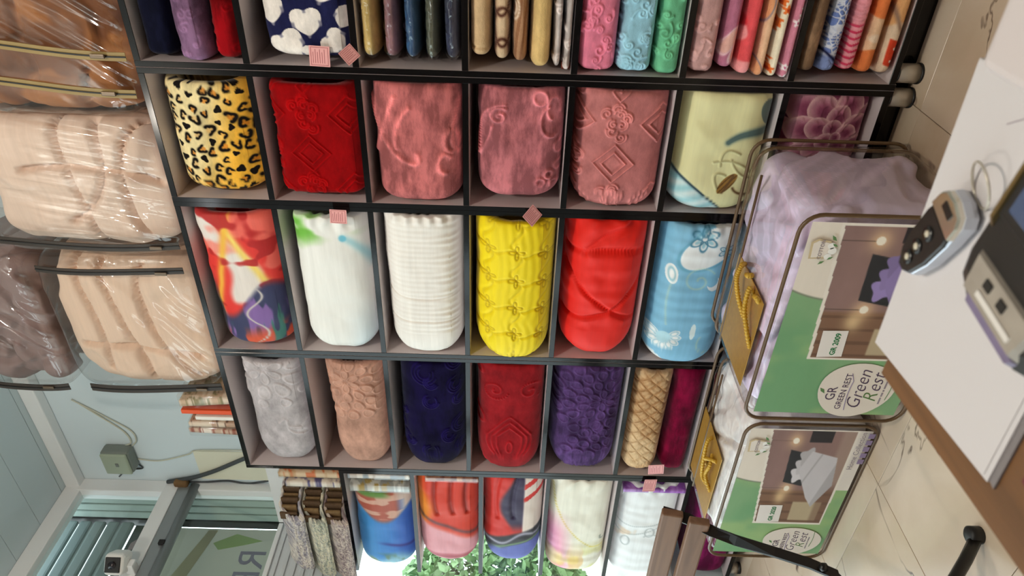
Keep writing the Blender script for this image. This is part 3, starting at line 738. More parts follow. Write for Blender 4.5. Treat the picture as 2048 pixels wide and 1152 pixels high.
def swirls(seed, W_=.6, H_=.3, n=9):
    q_ = random.Random(seed); L = []
    for k in range(n):
        cx, cz = q_.uniform(-W_/2, W_/2), q_.uniform(-H_/2, H_/2); a = q_.uniform(.7, 1.3)
        for r in (.022, .034, .046): L.append(ring(cx, cz, r*a, r*a*.8, 40, q_.uniform(0, 1), q_.uniform(4, 5.6)))
    P = np.concatenate(L)
    def g(x, z, p, q): return line(cd(x, z, P), .0036)
    return g
def medallion(x, z, p, q):
    P = [spiral(.17, .06, .05, 1.7, 0, 1), spiral(.17, -.07, .05, 1.7, 2, -1), spiral(.24, .12, .03, 1.4), ring(.0, .12, .03, .02), ring(-.01, -.13, .03, .02)]
    for s in (1, .78, .56):
        for sg in (-1, 1):
            P += [bez((.035*s-.10*(1-s), 0), (.0-.10*(1-s), sg*.045*s), (-.07, sg*.085*s)), bez((-.07, sg*.085*s), (-.14, sg*.10*s), (-.20-.0*s, sg*.03*s))]
    P.append(ring(-.13, 0, .03, .012)); P.append(bez((-.2, .1), (-.24, .12), (-.26, .05)))
    return line(cd(x, z, np.concatenate(P)), .0045)
def basket(x, z, p, q):
    u = (x+z)/.055; v = (x-z)/.055
    iu = np.floor(u); iv = np.floor(v); ch = (iu+iv) % 2
    fu = np.abs(u-iu-.5)*2; fv = np.abs(v-iv-.5)*2
    h = np.where(ch == 0, 1-fu**3, 1-fv**3)*(1-.7*sm(.86, 1, np.maximum(fu, fv)))
    st = np.where(ch == 0, np.sin(v*14), np.sin(u*14))
    return h+.12*st
def basket_beige(x, z, p, q):
    h = basket(x, z, p, q); c = flat(x, (206, 172, 132)); c = mixc(c, sm(.45, .75, fbm(x*7, z*7, 3))*.7, (160, 112, 70)); c = mixc(c, sm(.7, 1., h)*.35, (232, 204, 164))
    return .004*h, c
def tweed(cols, seed):
    def g(x, z, p, q):
        f = fbm(x*12, z*110, seed, 3); k = fbm(x*160, z*240, seed+3, 2)
        c = mixc(flat(x, cols[0]), sm(.4, .6, f), cols[1]); c = mixc(c, (k > .56)*.7, cols[2]); c = mixc(c, (k < .36)*.6, cols[3])
        return .0015*k+.002*np.sin(z*300), c
    return g
def sky_blue_print(x, z, p, q):
    c = flat(x, (42, 116, 190)); c = mixc(c, sm(.5, .15, q)*.6, (30, 64, 160)); c = mixc(c, sm(.45, .85, q)*.5, (70, 156, 208))
    c = mixc(c, sm(.20, .06, p+.06*np.sin(z*30))*.9, (132, 176, 190)); c = mixc(c, sm(.22, .12, p)*sm(.5, .62, fbm(x*14, z*14, 3)), (96, 122, 92)); c = mixc(c, line(np.abs(p-.27-.10*q), .02)*sm(.75, .3, q), (26, 34, 120))
    r = sm(.70, .78, p+.12*np.cos(z*20)); c = mixc(c, r*sm(.15, .3, q), (164, 76, 56)); c = mixc(c, r*sm(.5, .62, fbm(x*30, z*12, 7))*.8, (206, 170, 150)); c = mixc(c, sm(.92, .97, p)*sm(.3, .5, q), (92, 132, 60)); c = mixc(c, r*sm(.28, .1, q), (222, 196, 180))
    return .003*fbm(x*8, z*12, 2), c
def red_pink_print(x, z, p, q):
    c = flat(x, (206, 50, 20)); c = mixc(c, sm(.72, .95, q+.08*np.sin(x*20)), (230, 136, 30))
    c = mixc(c, sm(.42, .34, p-.22*(q-.5)), (216, 150, 158)); bl = fbm(x*6, z*7, 14); c = mixc(c, sm(.54, .60, bl)*sm(.62, .5, p)*sm(.14, .2, p), (34, 28, 34))
    c = mixc(c, sm(.13, .09, p), (150, 44, 60)); c = mixc(c, sm(.05, .02, p), (226, 160, 176)); c = mixc(c, .6*line(np.abs(p-.44+.22*(.5-q)), .02), (52, 44, 66))
    cr = line(cd(x, z, np.concatenate([bez((.05, .05), (.14, .07), (.30, .05)), bez((.06, -.02), (.15, .0), (.30, -.02)), bez((.06, -.08), (.18, -.06), (.30, -.09))])), .010)
    return .008*fbm(x*7, z*7, 3)-.012*cr, mixc(c, cr*.6, (120, 20, 10))
def red_blue_print(x, z, p, q):
    c = flat(x, (200, 36, 20)); c = mixc(c, sm(.35, .45, (1-q)+.12*np.sin(x*14))*sm(.36, .5, p), (44, 28, 62))
    w = sm(.64, .68, 1-q)*sm(.34, .40, p); c = mixc(c, w, (222, 204, 192)); c = mixc(c, w*(np.sin(x*70+z*60) > .35)*sm(.72, .76, p), (204, 34, 24))
    u = p-.18-.16*(1-q); c = mixc(c, sm(.12, .08, u)*sm(-.06, -.03, u+.03), (34, 30, 38)); c = mixc(c, line(np.abs(u-.05+.03*np.sin(z*40)), .018)*.9, (164, 160, 176)); c = mixc(c, line(np.abs(u+.02), .016)*.8, (112, 148, 100))
    c = mixc(c, sm(.0, -.03, u+.02), (84, 92, 164)); c = mixc(c, sm(.10, .03, p)*.6, (112, 120, 190))
    cr = line(cd(x, z, np.concatenate([bez((.02, .07), (.14, .09), (.30, .06)), bez((.03, .0), (.14, .02), (.30, -.01))])), .010)
    return .008*fbm(x*7, z*7, 5)-.010*cr, c
def cream_watercolour(x, z, p, q):
    c = flat(x, (228, 222, 206)); y_ = np.concatenate([bez((.27, .125), (.02, .10), (-.12, -.06)), bez((-.12, -.06), (-.14, -.10), (-.13, -.14))])
    c = mixc(c, .75*line(cd(x, z, y_), .005), (214, 190, 70)); f = fbm(x*6, z*9, 3)
    c = mixc(c, .8*sm(.12, .0, np.abs(z-.12-.10*(x+.1)))*sm(.15, -.05, x)*sm(.3, .5, f+.1), (228, 110, 158)); c = mixc(c, .7*sm(.4, .15, p)*sm(.40, .6, fbm(x*9, z*12, 8)), (222, 220, 120)); c = mixc(c, .6*sm(.4, .1, p)*sm(.55, .66, fbm(x*8, z*14, 18)), (220, 168, 96))
    c = mixc(c, .35*sm(.75, .95, q)*sm(.7, .3, p), (176, 184, 208)); c = mixc(c, .8*line(cd(x, z, bez((-.05, -.10), (-.10, -.10), (-.07, -.14))), .005), (120, 126, 110))
    return .0014*np.sin(x*120+6*fbm(x*5, z*6, 4))*sm(.55, .2, p)+.007*sm(.86, 1, p)*np.sin(z*90+x*30), c
def white_sprig(x, z, p, q):
    c = flat(x, (228, 228, 228)); P = np.concatenate([bez((.06, .13), (.03, .0), (.10, -.12)), bez((.0, .13), (-.04, .03), (.08, -.10)), bez((-.02, .0), (.02, -.05), (-.06, -.10)), ring(.01, -.02, .03, .02), ring(-.06, .08, .03, .018)])
    c = mixc(c, .55*line(cd(x, z, P), .004), (120, 128, 128)); c = mixc(c, .55*sm(.55, .68, fbm(x*13, z*13, 6))*sm(.02, -.08, np.abs(x-.03)-.14), (206, 168, 130))
    return .0009*np.sin(x*100+6*fbm(x*5, z*6, 4))+.006*sm(.88, 1, p)*np.sin(z*110), c

G = 'blankets and quilts rolled into the cells'
def zr(i, h): return ZB[i+1]+.0095, ZB[i+1]+.0095+h
def cell(u, i, h, label, mat, fn, dy=0.0, name='plush_blanket', cat='blanket', xr=None, **kw):
    xl, xr_ = UX[u]; z0, z1 = zr(i, h)
    a, b = xr if xr else (xl+.004, xr_-.008)
    dy += {'B': .008, 'C': .002, 'D': .008}[u]
    return soft(name, label, cat, a, b, z0, z1, D+dy, .34, mat, fn, group=G, seed=hash_(label), **kw)
def hash_(s): return sum(ord(ch)*(i+1) for i, ch in enumerate(s)) % 97
KB = dict(nx=185, nz=125)
cell('B', 0, .277, 'yellow and black leopard print plush blanket', PLUSH, leopard, 0.0, nx=200, nz=150, n=3.2, end=(.05, .03), xr=(-1.05, -.705))
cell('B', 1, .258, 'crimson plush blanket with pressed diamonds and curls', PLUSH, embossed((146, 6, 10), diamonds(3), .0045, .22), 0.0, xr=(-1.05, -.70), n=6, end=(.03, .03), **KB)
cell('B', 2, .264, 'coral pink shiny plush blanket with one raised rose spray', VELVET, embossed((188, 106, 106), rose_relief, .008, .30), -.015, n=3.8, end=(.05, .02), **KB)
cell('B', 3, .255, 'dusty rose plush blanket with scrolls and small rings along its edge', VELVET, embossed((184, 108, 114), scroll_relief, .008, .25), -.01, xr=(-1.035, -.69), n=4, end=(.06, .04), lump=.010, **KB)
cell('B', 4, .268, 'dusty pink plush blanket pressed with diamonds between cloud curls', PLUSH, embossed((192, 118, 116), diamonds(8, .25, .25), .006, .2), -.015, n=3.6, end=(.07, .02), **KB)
cell('B', 5, .270, 'cream blanket printed with a brown bud and blue scalloped edge', COTTON, cream_floral, -.01, n=3.8, end=(.06, .03), lump=.008, **KB)
cell('B', 6, .245, 'purple blanket printed with a pale pink rose', PLUSH, rose_print, .02, n=5, end=(.05, .03), lump=.008, **KB)
Q = 'rolled_quilt'
cell('C', 0, .268, 'glossy roll in loud red, grey white, yellow and dark blue', COTTON, bright_patchwork, -.005, Q, 'quilt', n=3.4, end=(.06, .02), lump=.010, nx=210, nz=110, xr=(-1.655, -1.12))
cell('C', 1, .262, 'white quilt roll with leaf green splashes at one end', COTTON, white_green, -.012, Q, 'quilt', n=3.2, end=(.10, .02), k0=(.5, .95), lump=.006, nx=160, nz=90, xr=(-1.664, -1.115))
cell('C', 2, .266, 'plain white ribbed quilt roll', COTTON, ribbed_white, -.02, Q, 'quilt', n=3.0, end=(.10, .03), k0=(.5, .93), nx=200, nz=110, xr=(-1.668, -1.10))
cell('C', 3, .258, 'bright yellow quilt stitched with four petal flowers', COTTON, quilted_yellow, -.03, Q, 'quilt', n=2.9, end=(.10, .03), k0=(.5, .93), nx=200, nz=120, xr=(-1.672, -1.105))
cell('C', 4, .268, 'bright red quilt roll with two crossed folds', COTTON, crossed_red, -.02, Q, 'quilt', n=2.8, end=(.13, .05), k0=(.35, .85), lump=.010, nx=180, nz=110, xr=(-1.66, -1.10))
cell('C', 5, .270, 'sky blue quilt printed with white paisley and flowers', COTTON, paisley_blue, -.03, Q, 'quilt', n=3.1, end=(.09, .04), k0=(.5, .93), nx=200, nz=125, xr=(-1.672, -1.10))
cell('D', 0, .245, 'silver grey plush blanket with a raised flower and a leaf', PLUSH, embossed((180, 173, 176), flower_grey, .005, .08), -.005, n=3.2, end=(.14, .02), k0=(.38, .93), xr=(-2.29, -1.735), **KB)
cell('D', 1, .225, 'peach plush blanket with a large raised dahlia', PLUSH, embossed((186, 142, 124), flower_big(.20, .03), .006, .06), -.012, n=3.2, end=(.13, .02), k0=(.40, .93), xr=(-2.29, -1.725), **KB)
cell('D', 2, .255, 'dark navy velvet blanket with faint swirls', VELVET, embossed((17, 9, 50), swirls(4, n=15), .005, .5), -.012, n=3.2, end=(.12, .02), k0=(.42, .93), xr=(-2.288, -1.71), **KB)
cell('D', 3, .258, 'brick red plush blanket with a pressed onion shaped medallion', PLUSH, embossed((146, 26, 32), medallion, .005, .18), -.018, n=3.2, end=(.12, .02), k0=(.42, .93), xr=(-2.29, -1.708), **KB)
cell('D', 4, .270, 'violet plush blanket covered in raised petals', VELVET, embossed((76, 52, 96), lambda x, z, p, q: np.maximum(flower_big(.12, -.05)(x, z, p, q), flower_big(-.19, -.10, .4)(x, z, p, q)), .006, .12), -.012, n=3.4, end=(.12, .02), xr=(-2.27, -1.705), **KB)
soft('woven_blanket', 'beige blanket with a basket weave pattern', 'blanket', -2.27, -1.73, .49, .642, D-.002, .34, FLEECE, basket_beige, n=3.2, end=(.07, .03), group=G, **KB)
soft('plush_blanket', 'dark burgundy blanket beneath the basket weave one', 'blanket', -2.275, -1.72, .3695, .489, D+.006, .34, VELVET, noisecol((108, 6, 42), .15), n=3.2, end=(.06, .03), group=G, nx=90, nz=50, lump=.008)
# rack by the window
GE = 'rolls on the open rack by the window'
def rack(i, h, label, mat, fn, x0=-2.965, x1=-2.345, dy=0.0, dep=.24, **kw):
    kw.setdefault('nx', 120); kw.setdefault('nz', 76)
    return soft(Q, label, 'quilt', x0, x1, ZE[i]+.0095, ZE[i]+.0095+h, D+dy+.014, dep-.014, mat, fn, group=GE, seed=hash_(label), **kw)
rack(1, .262, 'blue printed roll with a rust red end on the window rack', COTTON, sky_blue_print, -2.985, -2.46, -.0, n=2.8, end=(.08, .03))
rack(2, .262, 'roll in orange red and pink with black patches on the window rack', COTTON, red_pink_print, -2.945, -2.335, -.0, n=2.8, end=(.10, .02), lump=.008)
rack(3, .258, 'roll in red, white, black and lavender blue on the window rack', COTTON, red_blue_print, -2.93, -2.335, -.0, n=2.8, end=(.12, .02), lump=.008)
rack(4, .268, 'cream roll with yellow and pink watercolour strokes', COTTON, cream_watercolour, -2.99, -2.345, -.01, n=3, end=(.09, .05), lump=.008)
rack(5, .262, 'white roll with brown and grey twig sprigs', COTTON, white_sprig, -3.0, -2.36, -.01, n=3, end=(.06, .04))
rack(6, .20, 'dark magenta roll low on the window rack', VELVET, noisecol((112, 20, 74)), -2.98, -2.345, .0, nx=60, nz=40)
TW = [((150, 148, 160), (196, 190, 186), (214, 206, 190), (116, 104, 108)), ((160, 166, 152), (198, 198, 182), (206, 196, 170), (110, 112, 112)), ((138, 122, 124), (170, 158, 156), (200, 186, 170), (92, 76, 80))]
EDGE = plain('brown_selvedge', rgb(122, 96, 62), .9, var=.35, scale=90, bump=.4)
EDGE2 = plain('dark_brown_selvedge', rgb(84, 62, 40), .9, var=.35, scale=90, bump=.4)
for k, (z0, z1, x0, x1, lb) in enumerate(((1.9765, 2.066, -2.90, -2.40, 'bluish grey tweed cloth bundle, outermost of three on the rack top'), (1.8855, 1.9755, -2.95, -2.42, 'greenish grey tweed cloth bundle, middle one on the rack top'), (1.7945, 1.8845, -2.965, -2.43, 'mauve grey tweed cloth bundle, lying flat on the rack top'))):
    t = thing('tweed_bundle', lb, 'fabric', ((x0+x1)/2, D+.07, z0), 'tweed bundles on the rack top')
    o = soft('cover', '', '', x0, x1, z0, z1, D-.07, .23, WEAVE, tweed(TW[k], k+2), n=4, end=(.02, .012), k0=(.8, .9), nx=110, nz=44, lump=.006, hole=True, seed=k, skew=.15, droop=.045)
    for key in ('label', 'category', 'group'):
        if key in o: del o[key]
    o.location = -Vector(t.location); o.parent = t
    nl = 9
    for j in range(nl):
        yy = D-.048+j*.021; xe = x1-.15*(1-(yy-D+.06)/.22)
        box('fold', (xe-.03, yy, z0+.008+.005*(j % 2)), (xe+.012+.007*(j % 3), yy+.011, z1-.007-.006*(j % 2)), EDGE if j % 2 else EDGE2, t, .004)
# flat packets standing at the inner end of the rack
def packet(label, x0, x1, y0, y1, z0, z1, colf, lean=0.0, group='flat bedding packets'):
    t = thing('bedding_packet', label, 'packet', ((x0+x1)/2, (y0+y1)/2, z0), group)
    nz, ny = 44, 30
    zz, uu = np.meshgrid(np.linspace(0, 1, nz), np.linspace(0, 1, ny), indexing='ij'); zz = zz.ravel(); uu = uu.ravel()
    def side(xa, s):
        bul = np.sin(np.pi*zz)**.5*np.sin(np.pi*uu)**.5*.006
        return np.stack([xa+s*bul+lean*zz, y0+(y1-y0)*uu, z0+(z1-z0)*zz], 1)
    A = side(x0, -1); B = side(x1, 1); n_ = nz*ny
    idx = np.arange(n_).reshape(nz, ny); F = []
    for i in range(nz-1):
        for j in range(ny-1):
            F.append([idx[i, j], idx[i, j+1], idx[i+1, j+1], idx[i+1, j]][::-1]); F.append([n_+idx[i, j], n_+idx[i, j+1], n_+idx[i+1, j+1], n_+idx[i+1, j]])
    per = list(idx[0, :])+list(idx[1:, -1])+list(idx[-1, -2::-1])+list(idx[-2:0:-1, 0])
    for i in range(len(per)):
        a, b = per[i], per[(i+1) % len(per)]; F.append([a, b, n_+b, n_+a])
    V = np.concatenate([A, B]); cz = np.concatenate([zz, zz]); cu = np.concatenate([uu, uu])
    obj('folded_sheet', V, [[int(k) for k in f] for f in F], PRINT, t, True, s2l(np.clip(colf(cz, cu), 0, 255)))
    e = .003
    box('sleeve', (x0-.008+min(lean, 0), y0-e, z0+.0005), (x1+.008+max(lean, 0), y1+e, z1+e), PVC, t, .004)
    return t
def pk(base, a, b, seed):
    def g(z, u):
        f = fbm(z*9, u*5, seed); c = flat(z, base); c = mixc(c, sm(.5, .6, f), a); c = mixc(c, sm(.58, .66, fbm(z*14, u*9, seed+5)), b); return c
    return g
packet('cream packet with an orange print standing on the rack top against the side', -2.355, -2.33, D+.0, D+.2, 1.795, 2.045, pk((214, 190, 158), (196, 160, 120), (206, 110, 56), 2))
packet('lace white packet with blue lines standing on the rack top', -2.402, -2.375, D-.01, D+.2, 1.795, 2.02, pk((206, 192, 178), (228, 220, 208), (84, 80, 130), 4))
packet('grey white packet standing against the rack side', -2.352, -2.33, D-.0, D+.2, 1.5045, 1.76, pk((196, 186, 178), (228, 222, 214), (150, 160, 170), 7))
packet('silvery foil packet with gold flecks standing beside the blue roll', -2.42, -2.385, D-.01, D+.2, 1.5045, 1.755, pk((150, 150, 146), (204, 202, 196), (168, 140, 70), 9))

# ------------------------------------------------------------------ stacks of thin blankets in the end unit
GA = 'thin blankets stacked in the end shelf unit'
def fol(name, label, cat, i, zlo, th, xl, mat, fn, dy=.012, **kw):
    z0 = ZB[i+1]+.0095+zlo
    kw.setdefault('nx', 110); kw.setdefault('nz', 46); kw.setdefault('n', 2.8); kw.setdefault('lump', .004); kw.setdefault('group', GA)
    return soft(name, label, cat, xl, -.235, z0, z0+th-.0012, D+dy-.006, .33, mat, fn, end=kw.pop('end', (.022, .03)), k0=kw.pop('k0', (.6, .8)), seed=hash_(label), **kw)
def curly(base, seed, gain=.12, n=26, amp=.003, r=(.008, .016)):
    P = curls(seed, .42, .12, n, *r)
    return embossed(base, lambda x, z, p, q: line(cd(x, z, P), .0034), amp, gain)
def hearts(x, z, p, q):
    c = flat(x, (28, 30, 66))
    for (cx, cz, s, a) in ((-.10, -.005, .040, .1), (-.005, -.055, .05, -.25), (-.165, .05, .045, .5), (.0, .075, .046, .3), (-.15, -.075, .034, .9), (-.07, .09, .04, .2), (.075, .015, .046, -.3), (-.09, -.105, .03, -.6), (.10, -.08, .04, .4), (.10, .1, .04, -.5), (.17, .05, .045, .1), (.17, -.05, .045, .7), (-.19, -.01, .03, -.2)):
        s *= .92; a = a-math.pi/2; ca, sa = math.cos(a), math.sin(a); X_ = ((x-cx)*ca+(z-cz)*sa)/s; Z_ = (-(x-cx)*sa+(z-cz)*ca)/s
        Z_ = Z_*1.1+.1; h = (X_**2+Z_**2-1)**3-X_**2*Z_**3*1.0
        c = mixc(c, sm(.03, -.03, h), (222, 214, 208))
    return .006*fbm(x*8, z*8, 3)-.010*line(np.abs(z+.045), .01)*sm(-.1, .0, x), c
def loops(x, z, p, q):
    c = flat(x, (206, 178, 146)); P = np.concatenate([ring(-.10, .0, .05, .022), ring(-.02, .004, .05, .022), ring(.07, .0, .05, .022), ring(-.17, .0, .04, .02)])
    return .003*fbm(x*40, z*40), mixc(c, line(cd(x, z, P), .005), (74, 40, 30))
def grain(x, z, p, q):
    c = flat(x, (172, 130, 98)); c = mixc(c, (np.sin(x*26+z*420+3*fbm(x*6, z*20, 3)) > .2)*.6, (124, 80, 54)); c = mixc(c, line(cd(x, z, np.concatenate([ring(-.05, .02, .03, .015), ring(-.05, .02, .018, .009)])), .003), (222, 200, 178))
    return .002*fbm(x*30, z*30), c
def floral(base, cols, seed, f=11, th=.55):
    def g(x, z, p, q):
        c = flat(x, base)
        for k, cl in enumerate(cols): c = mixc(c, sm(th, th+.05, fbm(x*f*(1+.3*k), z*f*1.3, seed+7*k, 2)), cl)
        return .003*fbm(x*20, z*20, seed), c
    return g
def blossoms(base, pet, mid, seed, n=26, r=.011):
    q_ = random.Random(seed); C = [(q_.uniform(-.2, .2), q_.uniform(-.05, .05)) for _ in range(n)]
    def g(x, z, p, q):
        c = flat(x, base)
        for cx, cz in C:
            d = np.hypot(x-cx, z-cz); a = np.arctan2(z-cz, x-cx); c = mixc(c, sm(1.05, .8, d/(r*(1+.3*np.cos(5*a)))), pet); c = mixc(c, sm(r*.4, r*.25, d), mid)
        return .002*fbm(x*30, z*30), c
    return g
def leafy(base, leaf, ln, seed):
    q_ = random.Random(seed); E = [(q_.uniform(-.2, .18), q_.uniform(-.03, .03), q_.uniform(-.9, .9)) for _ in range(9)]
    def g(x, z, p, q):
        c = flat(x, base)
        for cx, cz, a in E:
            e = np.sqrt(ell(x, z, cx, cz, a, .04, .014)); c = mixc(c, sm(1, .8, e)*.85, leaf); c = mixc(c, np.exp(-((e-1)/.12)**2)*.8, ln)
        return .002*fbm(x*30, z*30), c
    return g
def pebbles(x, z, p, q):
    rs = np.random.RandomState(3); P = np.stack([rs.uniform(-.21, .21, 330), rs.uniform(-.045, .045, 330)], 1).astype(np.float32)
    F1 = np.empty(len(x)); F2 = np.empty(len(x))
    for i in range(0, len(x), 4000):
        d = np.sqrt((x[i:i+4000, None]-P[None, :, 0])**2+(z[i:i+4000, None]-P[None, :, 1])**2); d.partition(1, axis=1); F1[i:i+4000] = d[:, 0]; F2[i:i+4000] = d[:, 1]
    e = F2-F1; c = flat(x, (206, 208, 220)); c = mixc(c, sm(.0015, .0035, e)*sm(-.155, -.145, x), (104, 122, 176)); c = mixc(c, sm(-.14, -.15, x), (122, 136, 180)); c = mixc(c, line(np.abs(x+.148-.02*np.sin(z*40)), .005), (26, 28, 60))
    return .002*sm(0, .005, e), c
def wavystripe(x, z, p, q):
    c = flat(x, (230, 150, 160)); s = np.sin(x*2*math.pi/.017+1.2*np.sin(z*150)); m = sm(.2, .5, s)*(sm(-.05, -.07, x)+sm(.02, .04, x)); return .002*s, mixc(c, np.clip(m, 0, 1), (206, 60, 92))
def patch(x, z, p, q):
    c = flat(x, (222, 166, 112)); c = mixc(c, sm(.5, .56, fbm(x*9, z*12, 4)), (226, 200, 172)); m = sm(.002, -.002, np.abs(x+.13-.3*z)-.035)*sm(.015, .012, np.abs(z+.008)-.004); c = mixc(c, m, (208, 70, 44))
    for k in (-.152, -.118): c = mixc(c, sm(.0045, .003, np.hypot(x-k, z+.006)), (236, 226, 214))
    return .002*fbm(x*30, z*30), mixc(c, line(np.abs(z-.4*(x+.06)), .005)*sm(-.09, -.06, x), (150, 120, 100))
fol('folded_blanket', 'dark navy plush blanket in the stack with the mauve and red ones', 'blanket', 0, .176, .098, -.632, VELVET, noisecol((16, 18, 38)), n=3.4)
fol('folded_blanket', 'mauve shaggy plush blanket between navy and red', 'blanket', 0, .082, .094, -.64, VELVET, curly((118, 88, 118), 3, .2, 18), -.004, n=3.2, lump=.007)
fol('folded_blanket', 'deep red plush blanket beneath the mauve one', 'blanket', 0, 0, .082, -.634, VELVET, curly((128, 8, 16), 5, .2, 20), n=3.2)
fol('folded_blanket', 'navy blanket printed with big white hearts', 'blanket', 1, 0, .235, -.622, PLUSH, hearts, .012, n=5, nx=170, nz=130, lump=.007, end=(.03, .03))
PK = [((196, 168, 104), 'mustard yellow'), ((140, 104, 112), 'dusty mauve'), ((52, 84, 122), 'denim blue'), ((84, 86, 74), 'olive grey'), ((52, 56, 76), 'dark slate')]
zz = .283
for k, ((colr, nm), th) in enumerate(zip(PK, (.062, .057, .055, .054, .054))):
    zz -= th; z0 = ZB[3]+.0095+zz
    t = thing('wrapped_blanket', nm+' blanket folded flat in a clear plastic sleeve', 'blanket', (-.43, D+.17, z0), 'plastic wrapped blankets')
    for nm2, dx, m_, lmp, f_, inset in (('blanket_fold', .012, PLUSH, .003, 9, .005), ('sleeve', 0, PVC2, .008, 60, 0)):
        o = soft(nm2, '', '', -.632+dx, -.24, z0+inset*.6, z0+th-.001-inset*.6, D+.006+inset, .31, m_, noisecol(colr, .12) if m_ is PLUSH else noisecol((255, 255, 255)), n=2.6 if m_ is PLUSH else 2.3, end=(.03, .03), k0=(.45, .8) if m_ is PLUSH else (.2, .8), nx=100, nz=36, lump=lmp, lumpf=f_, hole=False, seed=k)
        for key in ('label', 'category', 'group'):
            if key in o: del o[key]
        o.location = -Vector(t.location); o.parent = t
FB = 'fleece_blanket'
fol(FB, 'plain beige fleece blanket with a thick hem', 'blanket', 3, .216, .067, -.605, FLEECE, lambda x, z, p, q: (-.004*line(np.abs(x+.16), .004), flat(x, (204, 172, 132))))
fol(FB, 'beige blanket with dark brown loops', 'blanket', 3, .165, .051, -.612, FLEECE, loops)
fol(FB, 'brown wood grain striped blanket', 'blanket', 3, .118, .047, -.617, FLEECE, grain)
fol(FB, 'butter yellow fleece blanket', 'blanket', 3, .055, .063, -.627, FLEECE, noisecol((216, 182, 122)), .0)
fol(FB, 'pale grey embossed throw lying beneath the butter yellow one', 'blanket', 3, .027, .028, -.627, PLUSH, curly((196, 184, 180), 8, .25), .006, nz=30)
fol(FB, 'pale grey embossed throw lying directly on the shelf board', 'blanket', 3, 0, .027, -.634, PLUSH, curly((190, 178, 174), 9, .25), .0, nz=30)
fol(FB, 'rose pink blanket with raised roses', 'blanket', 4, .175, .108, -.634, PLUSH, curly((220, 122, 146), 12, .10, 34, .005, (.008, .016)), .01, n=4.5, nx=150, nz=70)
fol(FB, 'baby blue blanket with feathery relief', 'blanket', 4, .076, .099, -.634, PLUSH, curly((150, 196, 214), 14, .08, 60, .005, (.008, .018)), .01, n=4.5, nx=150, nz=70, lump=.007)
fol(FB, 'mint green embossed blanket', 'blanket', 4, 0, .076, -.638, PLUSH, curly((110, 186, 142), 15, .1, 44, .005), .008, n=4, nx=150, nz=60)
fol(FB, 'dusty pink knobbly blanket on top of the floral ones', 'blanket', 5, .203, .078, -.63, PLUSH, curly((200, 154, 150), 21, .1, 60, .003, (.004, .007)), .01, n=4, nx=150)
fol(FB, 'mauve blanket with pale leaves and dotted rings', 'blanket', 5, .150, .053, -.615, FLEECE, leafy((178, 108, 132), (226, 178, 160), (236, 206, 206), 4), .01)
fol(FB, 'red blanket with pink petals', 'blanket', 5, .102, .049, -.628, FLEECE, floral((206, 44, 52), [(238, 152, 152), (224, 84, 88)], 5, 12), .0)
fol(FB, 'peach blanket with grey outlined leaves', 'blanket', 5, .064, .039, -.634, FLEECE, leafy((232, 186, 150), (222, 150, 104), (120, 106, 122), 6), .004)
fol(FB, 'cream blanket with small orange flowers', 'blanket', 5, .030, .035, -.634, FLEECE, blossoms((236, 222, 196), (224, 112, 50), (190, 60, 30), 8, 18), .0)
fol(FB, 'pink blanket dotted with white daisies', 'blanket', 5, 0, .031, -.636, FLEECE, blossoms((206, 130, 150), (238, 226, 228), (190, 90, 130), 9, 30, .009), -.004, nz=34)
fol(FB, 'taupe brown plush blanket on top of the pebble print', 'blanket', 6, .206, .054, -.618, VELVET, noisecol((142, 110, 84), .1), .01)
fol(FB, 'blue pebble print blanket', 'blanket', 6, .150, .057, -.617, FLEECE, pebbles, .01, nx=170)
fol(FB, 'pink blanket with wavy red stripes', 'blanket', 6, .098, .053, -.612, FLEECE, wavystripe, .01, nx=150)
fol(FB, 'peach blanket with orange blossoms and blue dots', 'blanket', 6, .050, .049, -.617, FLEECE, floral((226, 186, 150), [(222, 124, 70), (232, 206, 180)], 3, 12, .56), .01)
fol(FB, 'orange blanket with a red dotted patch', 'blanket', 6, 0, .051, -.617, FLEECE, patch, .006)
tag(box('leather_tag', (-.635, D+.02, ZB[4]+.0105), (-.612, D+.05, ZB[4]+.035), plain('red_brown_leather', rgb(120, 48, 30), .5), None, .004), 'red brown tag beside the stack of beige fleece', 'tag')

# pink price tags
def price(label, c, w, h, rx=0.0, rz=0.0, ry=0.0):
    t = thing('price_tag', label, 'price tag', c, 'pink price tags')
    m = Matrix.Rotation(rz, 3, 'Z') @ Matrix.Rotation(rx, 3, 'X') @ Matrix.Rotation(ry, 3, 'Y')
    def place(name, lo, hi, mat):
        v = [tuple(Vector(c)+m @ Vector(p)) for p in boxv(lo, hi)]
        return obj(name, v, BOXF, mat, t, smooth=False)
    cd_ = place('card', (-w/2, -.0006, -h/2), (w/2, .0006, h/2), PINK)
    b = .05*w
    for (a0, a1, z0, z1) in ((-.44, .44, .40, .425), (-.44, .44, -.425, -.40), (-.44, -.42, -.42, .42), (.42, .44, -.42, .42)): place('border', (a0*w, -.0010, z0*h), (a1*w, -.0006, z1*h), PINKINK)
    for k in range(6): place('print_line', (-.34*w, -.0010, (.30-.11*k)*h), ((.34 if k % 2 else .2)*w, -.0006, (.325-.11*k)*h), PINKINK)
    return t
price('pink price tag hanging in front of the hearts blanket', (-.612, D-.006, 1.655), .055, .055, .05, .05, .05)
price('pink price tag turned on its corner beside the hearts blanket', (-.603, D-.012, 1.572), .042, .042, .3, .5, .8)
price('pink price tag clipped to the white and green quilt', (-1.10, D-.024, 1.655), .046, .052, .0, .1, .03)
price('pink price tag tucked on the yellow quilt', (-1.078, D-.020, 1.055), .05, .05, .5, .3, .78)
price('pink price tag hanging from the basket weave blanket', (-2.232, D-.014, .503), .062, .062, .0, -.1, -.12)
price('salmon pink price tag above the twig sprig roll', (-2.33, D-.015, .515), .066, .052, .1, .1, .05)
